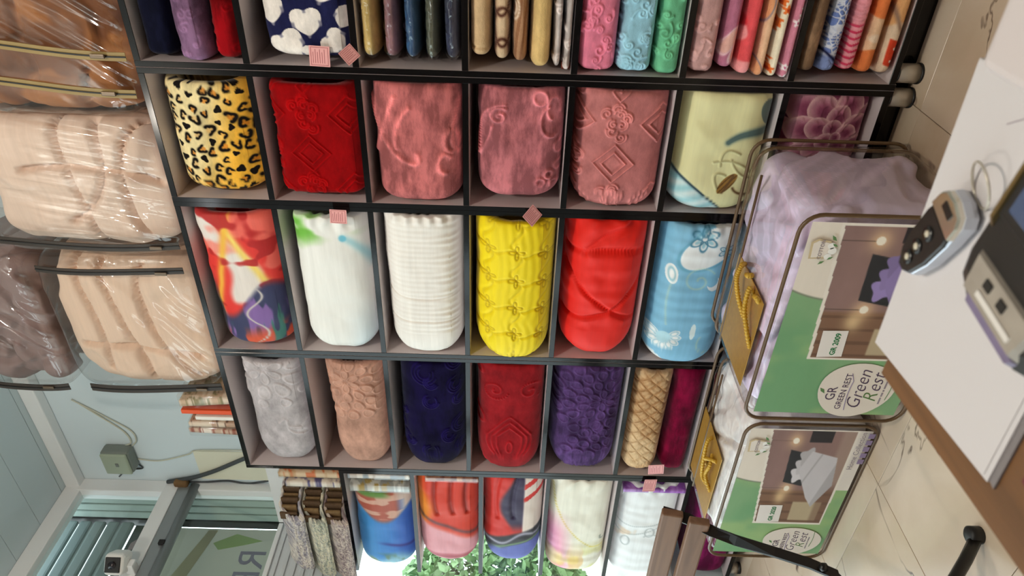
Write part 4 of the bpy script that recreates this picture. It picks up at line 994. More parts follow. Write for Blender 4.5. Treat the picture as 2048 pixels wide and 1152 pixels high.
packet('purple glossy packet behind the twig sprig roll', -2.392, -2.372, D+.0, D+.2, .354, .614, pk((132, 60, 160), (160, 90, 186), (176, 120, 200), 5))
packet('brown foil packet beside the orange red roll', -2.350, -2.333, D-.004, D+.2, 1.2195, 1.44, pk((160, 110, 90), (196, 150, 120), (120, 70, 60), 6))

# ------------------------------------------------------------------ bedding in clear bags
def rbox(lo, hi, n, res, fn=None):
    lo = np.array(lo, float); hi = np.array(hi, float); c = (lo+hi)/2; hs = (hi-lo)/2
    rx, ry, rz = res; P = []; Fs = []; off = 0
    for axis in range(3):
        o1, o2 = [(1, 2), (0, 2), (0, 1)][axis]; r1, r2 = [rx, ry, rz][o1], [rx, ry, rz][o2]
        for s in (-1, 1):
            g1, g2 = np.meshgrid(np.linspace(-1, 1, r1+1), np.linspace(-1, 1, r2+1), indexing='ij')
            q = np.zeros((g1.size, 3)); q[:, axis] = s; q[:, o1] = g1.ravel(); q[:, o2] = g2.ravel()
            idx = np.arange(g1.size).reshape(g1.shape)+off
            f = np.stack([idx[:-1, :-1], idx[1:, :-1], idx[1:, 1:], idx[:-1, 1:]], 2).reshape(-1, 4)
            flip = (s > 0) ^ (axis == 1)
            Fs.append(f if flip else f[:, ::-1]); P.append(q); off += len(q)
    P = np.concatenate(P); F = np.concatenate(Fs)
    u, inv = np.unique(np.round(P*1e5).astype(np.int64), axis=0, return_inverse=True); F = inv.reshape(-1)[F]; q = u/1e5
    r = (np.abs(q)**n).sum(1)**(-1/n); s = q*r[:, None]
    nr = np.sign(s)*np.abs(s)**(n-1)/hs; nr /= np.linalg.norm(nr, axis=1)[:, None]
    V = c+s*hs
    if fn is not None:
        d = fn(V, s, nr); V = V+nr*d[:, None]
    return V, F.tolist(), s
def crease(V, s, nr, seed, amp=.018, f=5.0, lines=(), depth=.042, w=.011):
    x = V[:, 0]+V[:, 1]*.6; z = V[:, 2]+V[:, 1]*.5
    rg = 1-np.abs(2*fbm(x*f, z*f*1.2, seed, 3)-1)
    d = amp*(1-2*sm(.72, .98, rg))*1.0+amp*.6*(fbm(x*f*2, z*f*2, seed+9)-.5)
    if len(lines): d = d-depth*line(cd(x, z, np.concatenate(lines)), w)
    return np.minimum(d, amp)
def comforter(label, lo, hi, col, seed, mat=COTTON, n=5, lines=(), amp=.016, f=5, pattern=None, col2=None, name='folded_comforter'):
    V, F, s = rbox(lo, hi, n, (76, 40, 66), lambda V, s, nr: crease(V, s, nr, seed, amp, f, lines)+(pattern(V)*.003 if pattern else 0))
    V[:, 2] = np.maximum(V[:, 2], lo[2]); V = np.clip(V, np.array(lo)-.004, np.array(hi)+.004)
    c = flat(V[:, 0], col)
    if col2 is not None: c = mixc(c, sm(.5, .62, fbm(V[:, 0]*9+V[:, 1]*9, V[:, 2]*9, seed+3)), col2)
    if pattern: c = c*(1+.12*(pattern(V)-.3))[:, None]
    return tag(obj(name, V, F, mat, None, True, s2l(np.clip(c, 0, 255))), label, 'comforter', 'comforters packed in clear bags')
def shell(parent, lo, hi, n=9, mat=PVC, wr=.006, f=(14, 40), seed=0, res=(80, 50, 70), slant=.8):
    def w(V, s, nr):
        x = V[:, 0]+V[:, 1]*.8; z = V[:, 2]+.7*V[:, 1]
        u = x*math.cos(slant)+z*math.sin(slant); v = -x*math.sin(slant)+z*math.cos(slant)
        m = fbm(x*4, z*4, seed+2)
        return wr*(fbm(u*f[0]*.35, v*f[1], seed, 2)-.5)*sm(.35, .6, m)*2+.004*(fbm(x*6, z*6, seed+5)-.5)
    V, F, s = rbox(lo, hi, n, res, w); V[:, 2] = np.maximum(V[:, 2], lo[2])
    return obj('clear_cover', V, F, mat, parent)
def rrect(x0, x1, z0, z1, r, y, n=6):
    P = []
    for cx, cz, a0 in ((x1-r, z1-r, 0), (x0+r, z1-r, 90), (x0+r, z0+r, 180), (x1-r, z0+r, 270)):
        for k in range(n+1):
            a = math.radians(a0+90*k/n); P.append((cx+r*math.cos(a), y, cz+r*math.sin(a)))
    return P
GB = 'clear bags of bedding on top of the shelves'
def topbag(label, lo, hi, tapes, tapemat, seed, pad=.014, slant=.8):
    t = thing('vinyl_bag', label, 'bag', ((lo[0]+hi[0])/2, (lo[1]+hi[1])/2, lo[2]), GB)
    shell(t, (lo[0]-pad, lo[1]-pad, lo[2]), (hi[0]+pad, hi[1]+pad, hi[2]+pad), 7, PVC2, .012, (16, 46), seed, (80, 40, 70), slant)
    for (xt, zt0, zt1, w, lean) in tapes:
        zs = np.linspace(zt0, zt1, 14)
        pts = [(xt+lean*(z-zt0)+.006*math.sin(z*9+seed), lo[1]-pad-.003+.010*abs((z-(zt0+zt1)/2)/(zt1-zt0)*2)**3, z) for z in zs]
        b = strip('zip_tape', pts, (1, 0, 0), w, .003, tapemat, t)
        strip('zip_teeth', [(p[0], p[1]-.0025, p[2]) for p in pts], (1, 0, 0), .004, .003, BRUBBER, b)
        box('zip_slider', (xt-.006, lo[1]-pad-.010, zt0+.05), (xt+.006, lo[1]-pad-.004, zt0+.09), SLIDER, t, .002)
    return t
ZT = ZB[0]+.0095
OLIVE = plain('olive_zip_tape', rgb(150, 128, 78), .5, var=.1)
def L_(*a): return [seg(p, q, 20) if len(p) == 2 else p for p, q in a]
comforter('shiny copper brown comforter seen through its bag', (-.80, D+.02, ZT+.004), (-.36, D+.36, ZT+.58), (116, 70, 38), 3, COTTON, 5, L_(((-.0, 3.1), (.25, 3.35)), ((.05, 3.5), (.5, 3.3))), .018, 5, None, (160, 104, 58))
topbag('clear bag with olive zips around the brown comforter', (-.81, D+.01, ZT), (-.34, D+.37, ZT+.60), ((-.63, ZT+.02, ZT+.56, .024, .06), (-.735, ZT+.02, ZT+.56, .024, .06)), OLIVE, 3, slant=1.0)
comforter('wide beige comforter in a clear bag next to the brown one', (-1.275, D+.02, ZT+.004), (-.835, D+.36, ZT+.60), (228, 204, 188), 8, COTTON, 6, [bez((-.0, 3.5), (.12, 3.30), (.35, 3.36)), bez((-.05, 3.28), (.1, 3.36), (.4, 3.22)), bez((.18, 3.6), (.22, 3.4), (.15, 3.2)), seg((-.06, 3.44), (.42, 3.48), 30)], .010, 3)
topbag('clear zip bag holding the wide beige comforter', (-1.285, D+.01, ZT), (-.825, D+.37, ZT+.62), ((-1.245, ZT+.02, ZT+.60, .026, .0),), PIPE_BK, 8, slant=1.4)
comforter('beige comforter in a wrinkled clear bag nearest the junction box', (-1.885, D+.02, ZT+.004), (-1.315, D+.36, ZT+.52), (228, 200, 178), 12, COTTON, 6, [bez((-.65, 3.25), (-.45, 3.42), (-.15, 3.36)), bez((-.66, 3.42), (-.4, 3.46), (-.12, 3.5)), seg((-.55, 3.22), (-.5, 3.62), 24), bez((-.62, 3.56), (-.4, 3.52), (-.1, 3.6))], .010, 3)
topbag('wrinkled clear zip bag nearest the junction box', (-1.895, D+.01, ZT), (-1.305, D+.37, ZT+.54), ((-1.865, ZT+.01, ZT+.50, .034, -.02), (-1.345, ZT+.03, ZT+.52, .024, .0)), PIPE_BK, 13, slant=.55)
comforter('mauve grey comforter in the bag lying on the beige one', (-1.90, D+.03, ZT+.585), (-1.33, D+.36, ZT+.90), (140, 118, 116), 17, COTTON, 5, [bez((-.6, 3.9), (-.4, 4.02), (-.1, 3.95)), bez((-.6, 4.1), (-.3, 4.05), (-.1, 4.12))], .018, 6)
topbag('clear bag around the mauve grey comforter at the picture edge', (-1.91, D+.02, ZT+.572), (-1.32, D+.37, ZT+.91), ((-1.885, ZT+.59, ZT+.89, .03, .0),), PIPE_BK, 17)
# flat packs standing on the next shelf top
packet('flat cream packet leaning by the clear bag on the shelf top', -1.965, -1.935, D+.02, D+.22, ZT, ZT+.20, pk((206, 178, 150), (224, 206, 186), (140, 130, 90), 11), -.02)
tag(box('orange_folder', (-2.025, D+.02, ZT), (-2.005, D+.24, ZT+.205), plain('orange_card', rgb(222, 82, 34), .5), None, .002), 'thin orange folder standing on the shelf top', 'folder')
tag(box('white_folder', (-2.052, D+.015, ZT), (-2.034, D+.22, ZT+.155), plain('white_card', rgb(228, 226, 218), .5), None, .003), 'thin white folder standing beside the orange one', 'folder')
packet('brown and cream patterned packet beside the white folder', -2.085, -2.065, D+.012, D+.22, ZT, ZT+.185, pk((186, 152, 128), (222, 204, 184), (92, 62, 48), 13), .0)
packet('crumpled clear packet with rust print on the shelf top', -2.125, -2.105, D+.01, D+.22, ZT, ZT+.19, pk((198, 170, 150), (232, 222, 212), (150, 80, 60), 15), .01)

# ------------------------------------------------------------------ packaged bedding sets on the floor
INKP = plain('plum_ink', rgb(74, 54, 84), .6); INKG = plain('green_print_ink', rgb(86, 124, 66), .6); CREAMP = plain('cream_print', rgb(232, 222, 212), .5, var=.02)
STICK = plain('white_sticker', rgb(236, 230, 226), .5, var=.02); GINK2 = plain('sticker_green_ink', rgb(28, 124, 72), .6); GREYINK = plain('grey_ink', rgb(150, 138, 146), .6); TANINK = plain('tan_ink_outline', rgb(206, 186, 150), .6); LEAFINK = plain('leaf_ink', rgb(92, 132, 80), .6); PURI = plain('violet_ink', rgb(142, 124, 158), .6)
WHITEI = plain('white_ink', rgb(240, 238, 234), .6)
def room_photo(u, v, bed):
    """the little bedroom picture on the card: u, v in 0..1"""
    c = flat(u, (146, 116, 112)); c = c*(1+.10*(fbm(u*6, v*6, 3)-.5))[:, None]
    wl = sm(.40, .36, u); c = mixc(c, wl, (132, 98, 78)); c = mixc(c, wl*(np.sin(u*60) > .75)*.5, (92, 66, 52)); c = mixc(c, .8*np.exp(-((u-.30)**2/.006+(v-.72)**2/.006)), (238, 208, 160))
    c = mixc(c, sm(.02, .0, np.abs(u-.14)-.10)*sm(.02, 0, np.abs(v-.30)-.20), (190, 172, 142)); c = mixc(c, sm(.22, .16, v)*sm(.5, .4, u)*.5, (116, 84, 70)); c = mixc(c, sm(.2, .12, v)*sm(.36, .5, u), (166, 140, 130))
    for lu, lv in ((.40, .66), (.90, .70)):
        c = mixc(c, .75*np.exp(-((u-lu)**2+(v-lv)**2*.8)/.006), (246, 206, 160)); c = mixc(c, sm(.034, .026, np.hypot(u-lu, (v-lv)*.8)), (252, 244, 228)); c = mixc(c, .7*sm(.004, .002, np.abs(u-lu))*sm(lv+.03, lv+.05, v), (74, 60, 56))
    c = mixc(c, sm(.01, 0, np.abs(u-.62-.15*(v-.6))-.165)*sm(.01, 0, np.abs(v-.60)-.13), (40, 42, 48))
    c = mixc(c, sm(.012, 0, np.abs(u-.955)-.06)*sm(.012, 0, np.abs(v-.40)-.13), (40, 36, 42))
    for k in range(3): 
        uu = ((u-.56-.09*k)*.9+(v-.56+.03*k)*.35)/.075; vv = ((v-.56+.03*k)*.9-(u-.56-.09*k)*.35)/.085
        c = mixc(c, sm(1.04, .9, (np.abs(uu)**5+np.abs(vv)**5)**.2+.10*np.cos(4*np.arctan2(vv, uu))), np.array(bed)*(1.06-.08*k))
    def inside(P):
        m = np.ones_like(u)*9
        for i in range(len(P)):
            a = np.array(P[i]); b = np.array(P[(i+1) % len(P)]); nrm = np.array([-(b-a)[1], (b-a)[0]]); nrm = nrm/np.linalg.norm(nrm); m = np.minimum(m, (u-a[0])*nrm[0]+(v-a[1])*nrm[1])
        return sm(-.004, .006, m)
    b1 = inside([(.42, .50), (.30, .36), (.16, .26), (.44, .05), (.74, .12), (.80, .46), (.62, .56)][::1]); c = mixc(c, b1, bed); c = mixc(c, b1*sm(.0, .02, .30-.35*(u-.16)-v+.0)*.45, np.array(bed)*.72)
    c = mixc(c, b1*.5*line(np.abs(v-.50+.5*(u-.42)), .012), np.array(bed)*.7)
    return c
def bag_set(label, qlabel, x0, x1, y0, y1, h, cx0, cx1, cz0, cz1, photo, curve, oval, sticker, code, cotton, bed, qcol, patch_, ropes, seed, name_on_card=None):
    comforter(qlabel, (x0+.014, y0+.020, .006), (x1-.014, y1-.012, h-.012), qcol, seed, COTTON, 7, [], .012, 5,
              (lambda V: petals(V[:, 0]*1.0, V[:, 2]+V[:, 1], x0+.35, y0+.55, [(.06, 7, .05, .022, .2), (.13, 10, .05, .024, .5), (.21, 14, .05, .026, .1), (.29, 18, .05, .028, .3)])), None, 'bedding_set')
    t = thing('bedding_bag', label, 'bag', ((x0+x1)/2, (y0+y1)/2, 0), 'bedding bags standing on the floor')
    shell(t, (x0, y0, .001), (x1, y1, h), 12, PVC, .004, (9, 26), seed, (80, 60, 60), 1.2)
    for yy in (y0-.001, y1-.055, y1): tube('piping', rrect(x0+.004, x1-.004, .006, h-.002, .05, yy), .0052, PIPE_BR, t, 8, True)
    tube('zip_line', [(x0+.05, (y0+y1)/2+.08, h+.003), (x1-.05, (y0+y1)/2+.08, h+.003)], .004, PIPE_BR, t, 6)
    # gold top patch with rope handles
    (px0, px1, py0, py1) = patch_
    g = box('handle_patch', (px0, py0, h+.001), (px1, py1, h+.004), GOLD, t, .001)
    for rp in ropes:
        P = [Vector(p) for p in rp]; Qs = []
        for i in range(len(P)-1):
            a = P[max(i-1, 0)]; b = P[i]; c = P[i+1]; d = P[min(i+2, len(P)-1)]
            for k in range(26):
                s = k/26; Qs.append(.5*((2*b)+(c-a)*s+(2*a-5*b+4*c-d)*s*s+(3*b-a-3*c+d)*s**3))
        Qs.append(P[-1]); rr = [.0064+.0014*math.sin(i*1.57) for i in range(len(Qs))]
        tube('rope_handle', Qs, rr, ROPE, t, 8)
    # the printed card in the front pocket
    yc = y0-.0025
    NX, NZ = 210, 150
    gx, gz = np.meshgrid(np.linspace(cx0, cx1, NX), np.linspace(cz0, cz1, NZ), indexing='ij'); X = gx.ravel(); Z = gz.ravel()
    c = flat(X, (132, 174, 128)); c = mixc(c, sm(.42, .7, fbm(X*5, Z*5, seed))*.8, (112, 164, 118)); c = mixc(c, sm(.5, .75, fbm(X*7+3, Z*6, seed+4))*.7, (166, 194, 130))
    c = mixc(c, .5*line(np.abs(Z-.10-.9*(X-cx0-.15)), .012)*sm(cx0+.12, cx0+.2, X), (130, 200, 130))
    edge = curve[0]+(curve[1]-curve[0])*((Z-curve[3])/(curve[2]-curve[3]))+.25*(Z-curve[3])*(Z-curve[2])*8
    cm = sm(-.002, .002, X-edge)*sm(curve[3]-.06, curve[3]-.05, Z); c = mixc(c, cm, (234, 224, 212)); c = mixc(c, line(np.abs(X-edge), .003)*sm(curve[3]-.02, curve[3], Z), (128, 134, 116))
    u = (X-photo[0])/(photo[1]-photo[0]); zt = photo[3]+(photo[4]-photo[3])*np.clip(u, 0, 1); v = (Z-photo[2])/(zt-photo[2])
    fm = (u > -.018) & (u < 1.018) & (v > -.03) & (v < 1.03); c[fm] = (238, 230, 220)
    pm = (u > 0) & (u < 1) & (v > 0) & (v < 1); c[pm] = room_photo(u[pm], v[pm], bed)
    if name_on_card: bm_ = (Z < photo[2]-.008) & (X > name_on_card[0]); c[bm_] = (232, 224, 216)
    V = np.stack([X, yc-.004*np.sin(np.pi*(X-cx0)/(cx1-cx0)), Z], 1)
    idx = np.arange(NX*NZ).reshape(NX, NZ); F = np.stack([idx[:-1, :-1], idx[1:, :-1], idx[1:, 1:], idx[:-1, 1:]], 2).reshape(-1, 4)
    card = obj('insert_card', V, F.tolist(), PRINT, t, True, s2l(np.clip(c, 0, 255)))
    yf = yc-.0052
    def arc(cx, cz, rx, rz, n=40): return [(cx+rx*math.cos(2*math.pi*k/n), yf, cz+rz*math.sin(2*math.pi*k/n)*(1+.10*math.cos(2*math.pi*k/n+.6))) for k in range(n)]
    ox, oz, orx, orz = oval
    poly('logo_oval', arc(ox, oz, orx, orz), CREAMP, card, .0005)
    ex, ez = (1, 0, 0), (0, 0, 1); yt = yf-.0009
    k = orx/.095
    text('lettering', 'GR', .036*k, (ox-.012*k, yt, oz+.046*k), ex, ez, INKP, card, 0, 'CENTER')
    poly('leaf_mark', [(ox-.012*k, yf-.0006, oz+.076*k), (ox-.004*k, yf-.0006, oz+.088*k), (ox+.008*k, yf-.0006, oz+.092*k), (ox+.002*k, yf-.0006, oz+.080*k)], LEAFINK, card, .0004)
    text('lettering', 'GREEN REST', .023*k, (ox-.004*k, yt, oz+.020*k), ex, ez, INKP, card, 0, 'CENTER')
    text('lettering', 'Green', .054*k, (ox-.068*k, yt, oz-.028*k), ex, ez, INKP, card, .35, 'LEFT', .0004, -.0006)
    text('lettering', 'R', .054*k, (ox-.040*k, yt, oz-.066*k), ex, ez, INKG, card, .35, 'LEFT', .0004, -.0006)
    text('lettering', 'est', .054*k, (ox-.004*k, yt, oz-.066*k), ex, ez, INKP, card, .35, 'LEFT', .0004, -.0006)
    for a0, a1 in ((-.045, -.022), (-.018, -.004), (0, .006), (.010, .036)): box('fine_print', (ox+a0*k, yt-.0003, oz-.079*k), (ox+a1*k, yt, oz-.0745*k), GREYINK, card)
    tube('swoosh', [(ox-.07*k+.13*k*s, yt, oz+.008*k+.006*k*math.sin(3.1*s)+(.014*k*max(0, s-.8)*5 if s > .8 else 0)) for s in np.linspace(0, 1, 16)], .0011, PURI, card, 5)
    tube('swoosh', [(ox-.03*k+.10*k*s, yt, oz-.090*k-.004*k*math.sin(3.1*s)) for s in np.linspace(0, 1, 12)], .0009, LEAFINK, card, 5)
    sx0, sx1, sz0, sz1 = sticker
    poly('sticker', [(sx0+.004, yf, sz0), (sx1, yf, sz0+.006), (sx1-.002, yf, sz1), (sx0, yf, sz1-.006)], STICK, card, .0006)
    text('lettering', code, (sx1-sx0)*.225, ((sx0+sx1)/2, yf-.0011, sz0+(sz1-sz0)*.30), ex, ez, GINK2, card, 0, 'CENTER', .0004, .0004)
    qx, qz = cotton
    poly('cotton_badge', [(qx-.026, yf, qz+.030), (qx+.020, yf, qz+.034), (qx+.030, yf, qz+.018), (qx+.024, yf, qz-.012), (qx, yf, qz-.024), (qx-.024, yf, qz-.010)], TANINK, card, .0005)
    poly('cotton_badge', [(qx-.022, yf-.0005, qz+.025), (qx+.017, yf-.0005, qz+.028), (qx+.025, yf-.0005, qz+.016), (qx+.019, yf-.0005, qz-.010), (qx, yf-.0005, qz-.020), (qx-.019, yf-.0005, qz-.007)], CREAMP, card, .0005)
    text('lettering', 'COTTON', .0125, (qx+.001, yf-.0016, qz+.002), ex, ez, TANINK if False else GREYINK, card, 0, 'CENTER')
    for (dx, dz, r, m_) in ((-.018, -.014, .009, WHITEI), (-.002, -.021, .010, WHITEI), (.012, -.016, .009, WHITEI)):
        poly('cotton_boll', [(qx+dx+r*math.cos(a*.628), yf-.0012, qz+dz+r*math.sin(a*.628)) for a in range(10)], m_, card, .0004)
    for (dx, dz, s) in ((.026, -.024, 1), (-.030, -.010, -.7), (-.018, -.028, -.6), (.010, -.031, .6)):
        poly('leaf_mark', [(qx+dx, yf-.0014, qz+dz), (qx+dx+.010*s, yf-.0014, qz+dz+.005), (qx+dx+.015*s, yf-.0014, qz+dz+.014), (qx+dx+.003*s, yf-.0014, qz+dz+.010)], LEAFINK, card, .0004)
    if name_on_card:
        text('lettering', 'Home Collection', .0235, (name_on_card[1], yf-.0005, name_on_card[2]), ex, ez, GREYINK, card, 0, 'LEFT')
        for j in range(5): box('care_icon', (name_on_card[1]+.028+j*.028, yf-.0012, name_on_card[2]-.026), (name_on_card[1]+.048+j*.028, yf-.0004, name_on_card[2]-.008), PURI, card)
    return t
hh = .452
bag_set('bedding bag on the floor with a green printed card, half covered by the white pad', 'lilac comforter set packed in the bag next to the white pad', -1.442, -.778, 1.44, 1.865, hh,
        -1.412, -.800, .030, .425, (-1.205, -.806, .035, .322, .346), (-1.018, -.990, .43, .335), (-1.318, .172, .098, .104), (-1.202, -1.112, .243, .314), 'GR 2009', (-.872, .382),
        (150, 132, 190), (222, 206, 232), (-1.375, -1.085, 1.50, 1.75),
        (((-1.09, 1.70, hh), (-1.075, 1.665, hh+.022), (-1.11, 1.655, hh+.030), (-1.16, 1.635, hh+.020), (-1.205, 1.60, hh+.004)), ((-1.10, 1.66, hh+.002), (-1.07, 1.61, hh+.018), (-1.075, 1.62, hh+.004)), ((-1.115, 1.58, hh), (-1.085, 1.57, hh+.022), (-1.14, 1.56, hh+.026), (-1.19, 1.53, hh+.018), (-1.24, 1.505, hh+.004)), ((-1.11, 1.57, hh+.002), (-1.085, 1.525, hh+.014), (-1.10, 1.53, hh+.004))), 4)
h2 = .405
bag_set('bedding bag on the floor showing a grey bed photo, behind the black strap', 'white comforter set packed in the bag behind the black strap', -2.168, -1.512, 1.495, 1.855, h2,
        -2.140, -1.535, .022, .388, (-1.968, -1.540, .068, .282, .320), (-1.772, -1.752, .388, .285), (-2.068, .140, .074, .098), (-1.966, -1.878, .205, .285), 'GR 2020', (-1.605, .350),
        (206, 202, 208), (240, 236, 236), (-2.085, -1.775, 1.58, 1.825),
        (((-1.80, 1.70, h2), (-1.80, 1.68, h2+.025), (-1.87, 1.665, h2+.028), (-1.95, 1.66, h2+.020), (-1.97, 1.64, h2+.003)), ((-1.84, 1.66, h2+.004), (-1.85, 1.62, h2+.020), (-1.91, 1.63, h2+.022), (-1.96, 1.60, h2+.003)), ((-1.82, 1.61, h2+.004), (-1.86, 1.66, h2+.024), (-1.92, 1.69, h2+.003))), 9, (-1.80, -1.70, .043))

# ------------------------------------------------------------------ the bench by the window
SLW = wood('brown_bench_wood', rgb(112, 82, 62), rgb(136, 102, 78), 0, 4, .55); IRON = plain('black_bench_iron', rgb(20, 18, 18), .35, var=.15)
bn = thing('bench', 'brown slatted bench with a black strap iron frame', 'bench', (-2.1, .9, 0))
def plank(c0, sz, tilt):
    m = Matrix.Rotation(tilt, 3, 'X'); c0 = Vector(c0); h = Vector(sz)/2
    return box('slat', c0-h, c0+h, SLW, bn, .004, m)
plank((-2.06, 1.118, .702), (1.22, .022, .052), -.16); plank((-2.06, 1.096, .640), (1.22, .022, .050), -.16)
for k in range(4): plank((-2.10, .90-.085*k, .345), (1.18, .07, .022), 0)
for xx in (-1.475, -2.62):
    strip('side_strap', [(xx, 1.140, .72), (xx, 1.118, .66), (xx, 1.085, .61), (xx, 1.060, .555), (xx, 1.030, .470), (xx, 1.002, .395), (xx, .975, .345), (xx, .93, .325), (xx, .60, .325), (xx, .54, .30), (xx, .50, .0)],
          [(0, 1, 0)]*1+[(.3, .9, .3)]*2+[(.8, .3, .2)]+[(0, 1, .5)]*4+[(1, 0, 0)]*3, .028, .006, IRON, bn)
    tube('back_leg', [(xx+.07, 1.035, .010), (xx+.055, .985, .055), (xx+.04, .93, .11), (xx, .80, .32)], .014, IRON, bn, 8)
    lathe('foot_cap', [(.021, 0), (.021, .026), (.015, .030)], (xx+.072, 1.04, 0), BRUBBER, bn, 16)
    lathe('bolt', [(.010, 0), (.010, .012), (.005, .016)], (xx+.012, .985, .365), IRON, bn, 12)

# feet of the rack
f = lathe('foot', [(.0245, .012), (.0245, .05)], (-2.95, D+.03, 0), CHROME, rk, 20); lathe('foot_ring', [(.027, 0), (.027, .012)], (-2.95, D+.03, 0), BRUBBER, f, 20)

# ------------------------------------------------------------------ the table with the things on it
TZ = .84
a4 = math.radians(3.8); e1 = Vector((math.cos(a4), math.sin(a4), 0)); e2 = Vector((-math.sin(a4), math.cos(a4), 0)); T0 = Vector((-.359, .411, 0))
WOODT = wood('walnut_table_wood', rgb(80, 53, 29), rgb(122, 83, 49), 1, 5, .4)
tb = thing('table', 'walnut brown table in the picture corner', 'table', (0, 0, 0))
def slab(name, u0, u1, v0, v1, z0, z1, mat, parent, o=T0, a=e1, b=e2, bev=.003):
    c = o+a*((u0+u1)/2)+b*((v0+v1)/2); hs = Vector(((u1-u0)/2, (v1-v0)/2, 0)); cc_ = Vector((c.x, c.y, (z0+z1)/2))
    return box(name, (cc_.x-hs.x, cc_.y-hs.y, z0), (cc_.x+hs.x, cc_.y+hs.y, z1), mat, parent, bev, Matrix((a, b, Vector((0, 0, 1)))).transposed())
TV = [(-.308, -.35), (.75, -.35), (.75, .395), (-.359, .411)]
obj('table_top', [(p[0], p[1], TZ-.03) for p in TV]+[(p[0], p[1], TZ) for p in TV], [[3, 2, 1, 0], [4, 5, 6, 7], [0, 1, 5, 4], [1, 2, 6, 5], [2, 3, 7, 6], [3, 0, 4, 7]], WOODT, tb, False)
for u in (.25, 1.0):
    for v in (-.68, -.30): slab('leg', u, u+.05, v, v+.05, 0, TZ-.03, WOODT, tb)
slab('apron', .2, 1.02, -.70, -.26, TZ-.09, TZ-.03, WOODT, tb)
PAPER = plain('white_paper', rgb(196, 190, 191), .7, var=.012, scale=6)
# white pad
a5 = math.radians(3.7); p1 = Vector((math.cos(a5), math.sin(a5), 0)); p2 = Vector((-.094, .9955, 0)).normalized(); PO = Vector((-.342, .427, 0))
def quad(pts, z0, z1): return [(p[0], p[1], z0) for p in pts]+[(p[0], p[1], z1) for p in pts]
QF = [[3, 2, 1, 0], [4, 5, 6, 7], [0, 1, 5, 4], [1, 2, 6, 5], [2, 3, 7, 6], [3, 0, 4, 7]]
pad = thing('paper_pad', 'white paper pad lying on the table under the car key', 'paper', (-.23, .35, TZ))
obj('sheets', quad([(-.326, .279), (-.118, .292), (-.127, .440), (-.342, .427)], TZ+.0005, TZ+.0035), QF, PAPER, pad, False)
obj('top_sheet', quad([(-.3245, .283), (-.1135, .295), (-.1275, .4395), (-.3415, .4265)], TZ+.0037, TZ+.0041), QF, PAPER, pad, False)
obj('pad_edge_shade', quad([(-.327, .2745), (-.111, .288), (-.113, .293), (-.3255, .280)], TZ+.0003, TZ+.0018), QF, plain('grey_edge_shade', rgb(120, 112, 112), .7), pad, False)  # grey strip imitating the shadow along the pad's near edge
obj('pencil_line', quad([(-.150, .392), (-.142, .380), (-.1425, .3795), (-.1505, .3915)], TZ+.0042, TZ+.0044), QF, GREYINK, pad, False)
# leaflet on a maroon folder
MAR = plain('maroon_card', rgb(104, 30, 44), .5)
tag(obj('maroon_folder', quad([(-.318, .205), (-.10, .215), (-.11, .272), (-.305, .262)], TZ+.0004, TZ+.002), QF, MAR, None, False), 'maroon folder under the leaflet with blue drops', 'folder')
lf = thing('leaflet', 'white leaflet with blue drops on the maroon folder', 'paper', (-.25, .24, TZ))
obj('sheet', quad([(-.306, .232), (-.16, .205), (-.16, .262), (-.292, .262)], TZ+.0022, TZ+.003), QF, PAPER, lf, False)
BLU = plain('blue_ink', rgb(70, 150, 200), .6)
for k in range(5): lathe('drop_print', [(.0022, 0), (.0022, .0004)], (-.292+.008*k, .2555-.0005*k, TZ+.003), BLU, lf, 12)
# white box at the table's far side
tag(box('white_box', (-.116, .20, TZ+.0045), (.06, .382, TZ+.042), plain('white_gloss_plastic', rgb(198, 188, 187), .4, var=.01), None, .007, None, 3), 'white plastic box at the table edge beside the pad', 'box')

# car key
SILV = plain('silver_key_shell', rgb(188, 192, 202), .28, .5, var=.03); KBLK = plain('black_key_face', rgb(20, 18, 18), .3); KCHR = plain('key_chrome', rgb(210, 204, 190), .18, .9)
k0 = Vector((-.2655, .4135, 0)); kd = (Vector((-.196, .383, 0))-k0); kL = kd.length; ka = kd.normalized(); kb = Vector((-ka.y, ka.x, 0))
ky = thing('car_key', 'black and silver car key fob with a metal ring on the white pad', 'key', (k0.x+kd.x/2, k0.y+kd.y/2, TZ+.0042))
def outline(scale, off=0.0):
    pts = [(0, .003), (.010, .011), (.026, .0148), (.050, .0162), (.068, .0152), (.074, .011), (.076, .0), (.074, -.011), (.068, -.0152), (.050, -.0162), (.026, -.0148), (.008, -.010), (.001, -.003)]
    return [(.038+(p[0]-.038)*scale+off, p[1]*scale) for p in pts]
def kslab(name, layers, mat, parent, cut=None):
    V = []; n_ = 13
    for sc_, z in layers:
        for u, v in outline(sc_):
            if cut: u = min(max(u, cut[0]), cut[1])
            p = k0+ka*u+kb*v; V.append((p.x, p.y, TZ+.0042+z))
    F = [list(range(n_))]; 
    for i in range(len(layers)-1):
        for k in range(n_): F.append([i*n_+k, (i+1)*n_+k, (i+1)*n_+(k+1) % n_, i*n_+(k+1) % n_])
    F.append([(len(layers)-1)*n_+k for k in range(n_)][::-1])
    return obj(name, V, F, mat, parent, False)
kslab('shell', [(.80, 0), (.96, .003), (1.0, .007), (.98, .0115), (.93, .0125)], SILV, ky)
kslab('face', [(.95, .0115), (.93, .0142), (.88, .0150)], KBLK, ky, (.004, .054))
kslab('cap', [(.97, .0115), (.96, .0146), (.92, .0158)], KCHR, ky, (.056, .075))
for j, u in enumerate((.016, .028, .042)):
    p = k0+ka*u; bt = lathe('button', [(.0052, .0150), (.0050, .0158)], (p.x, p.y, TZ+.0042), KBLK, ky, 14)
    lathe('symbol', [(.0026, .0158), (.0024, .0162)], (p.x, p.y, TZ+.0042), plain('button_symbol', rgb(190, 180, 160), .6), bt, 6+4*(j % 2))
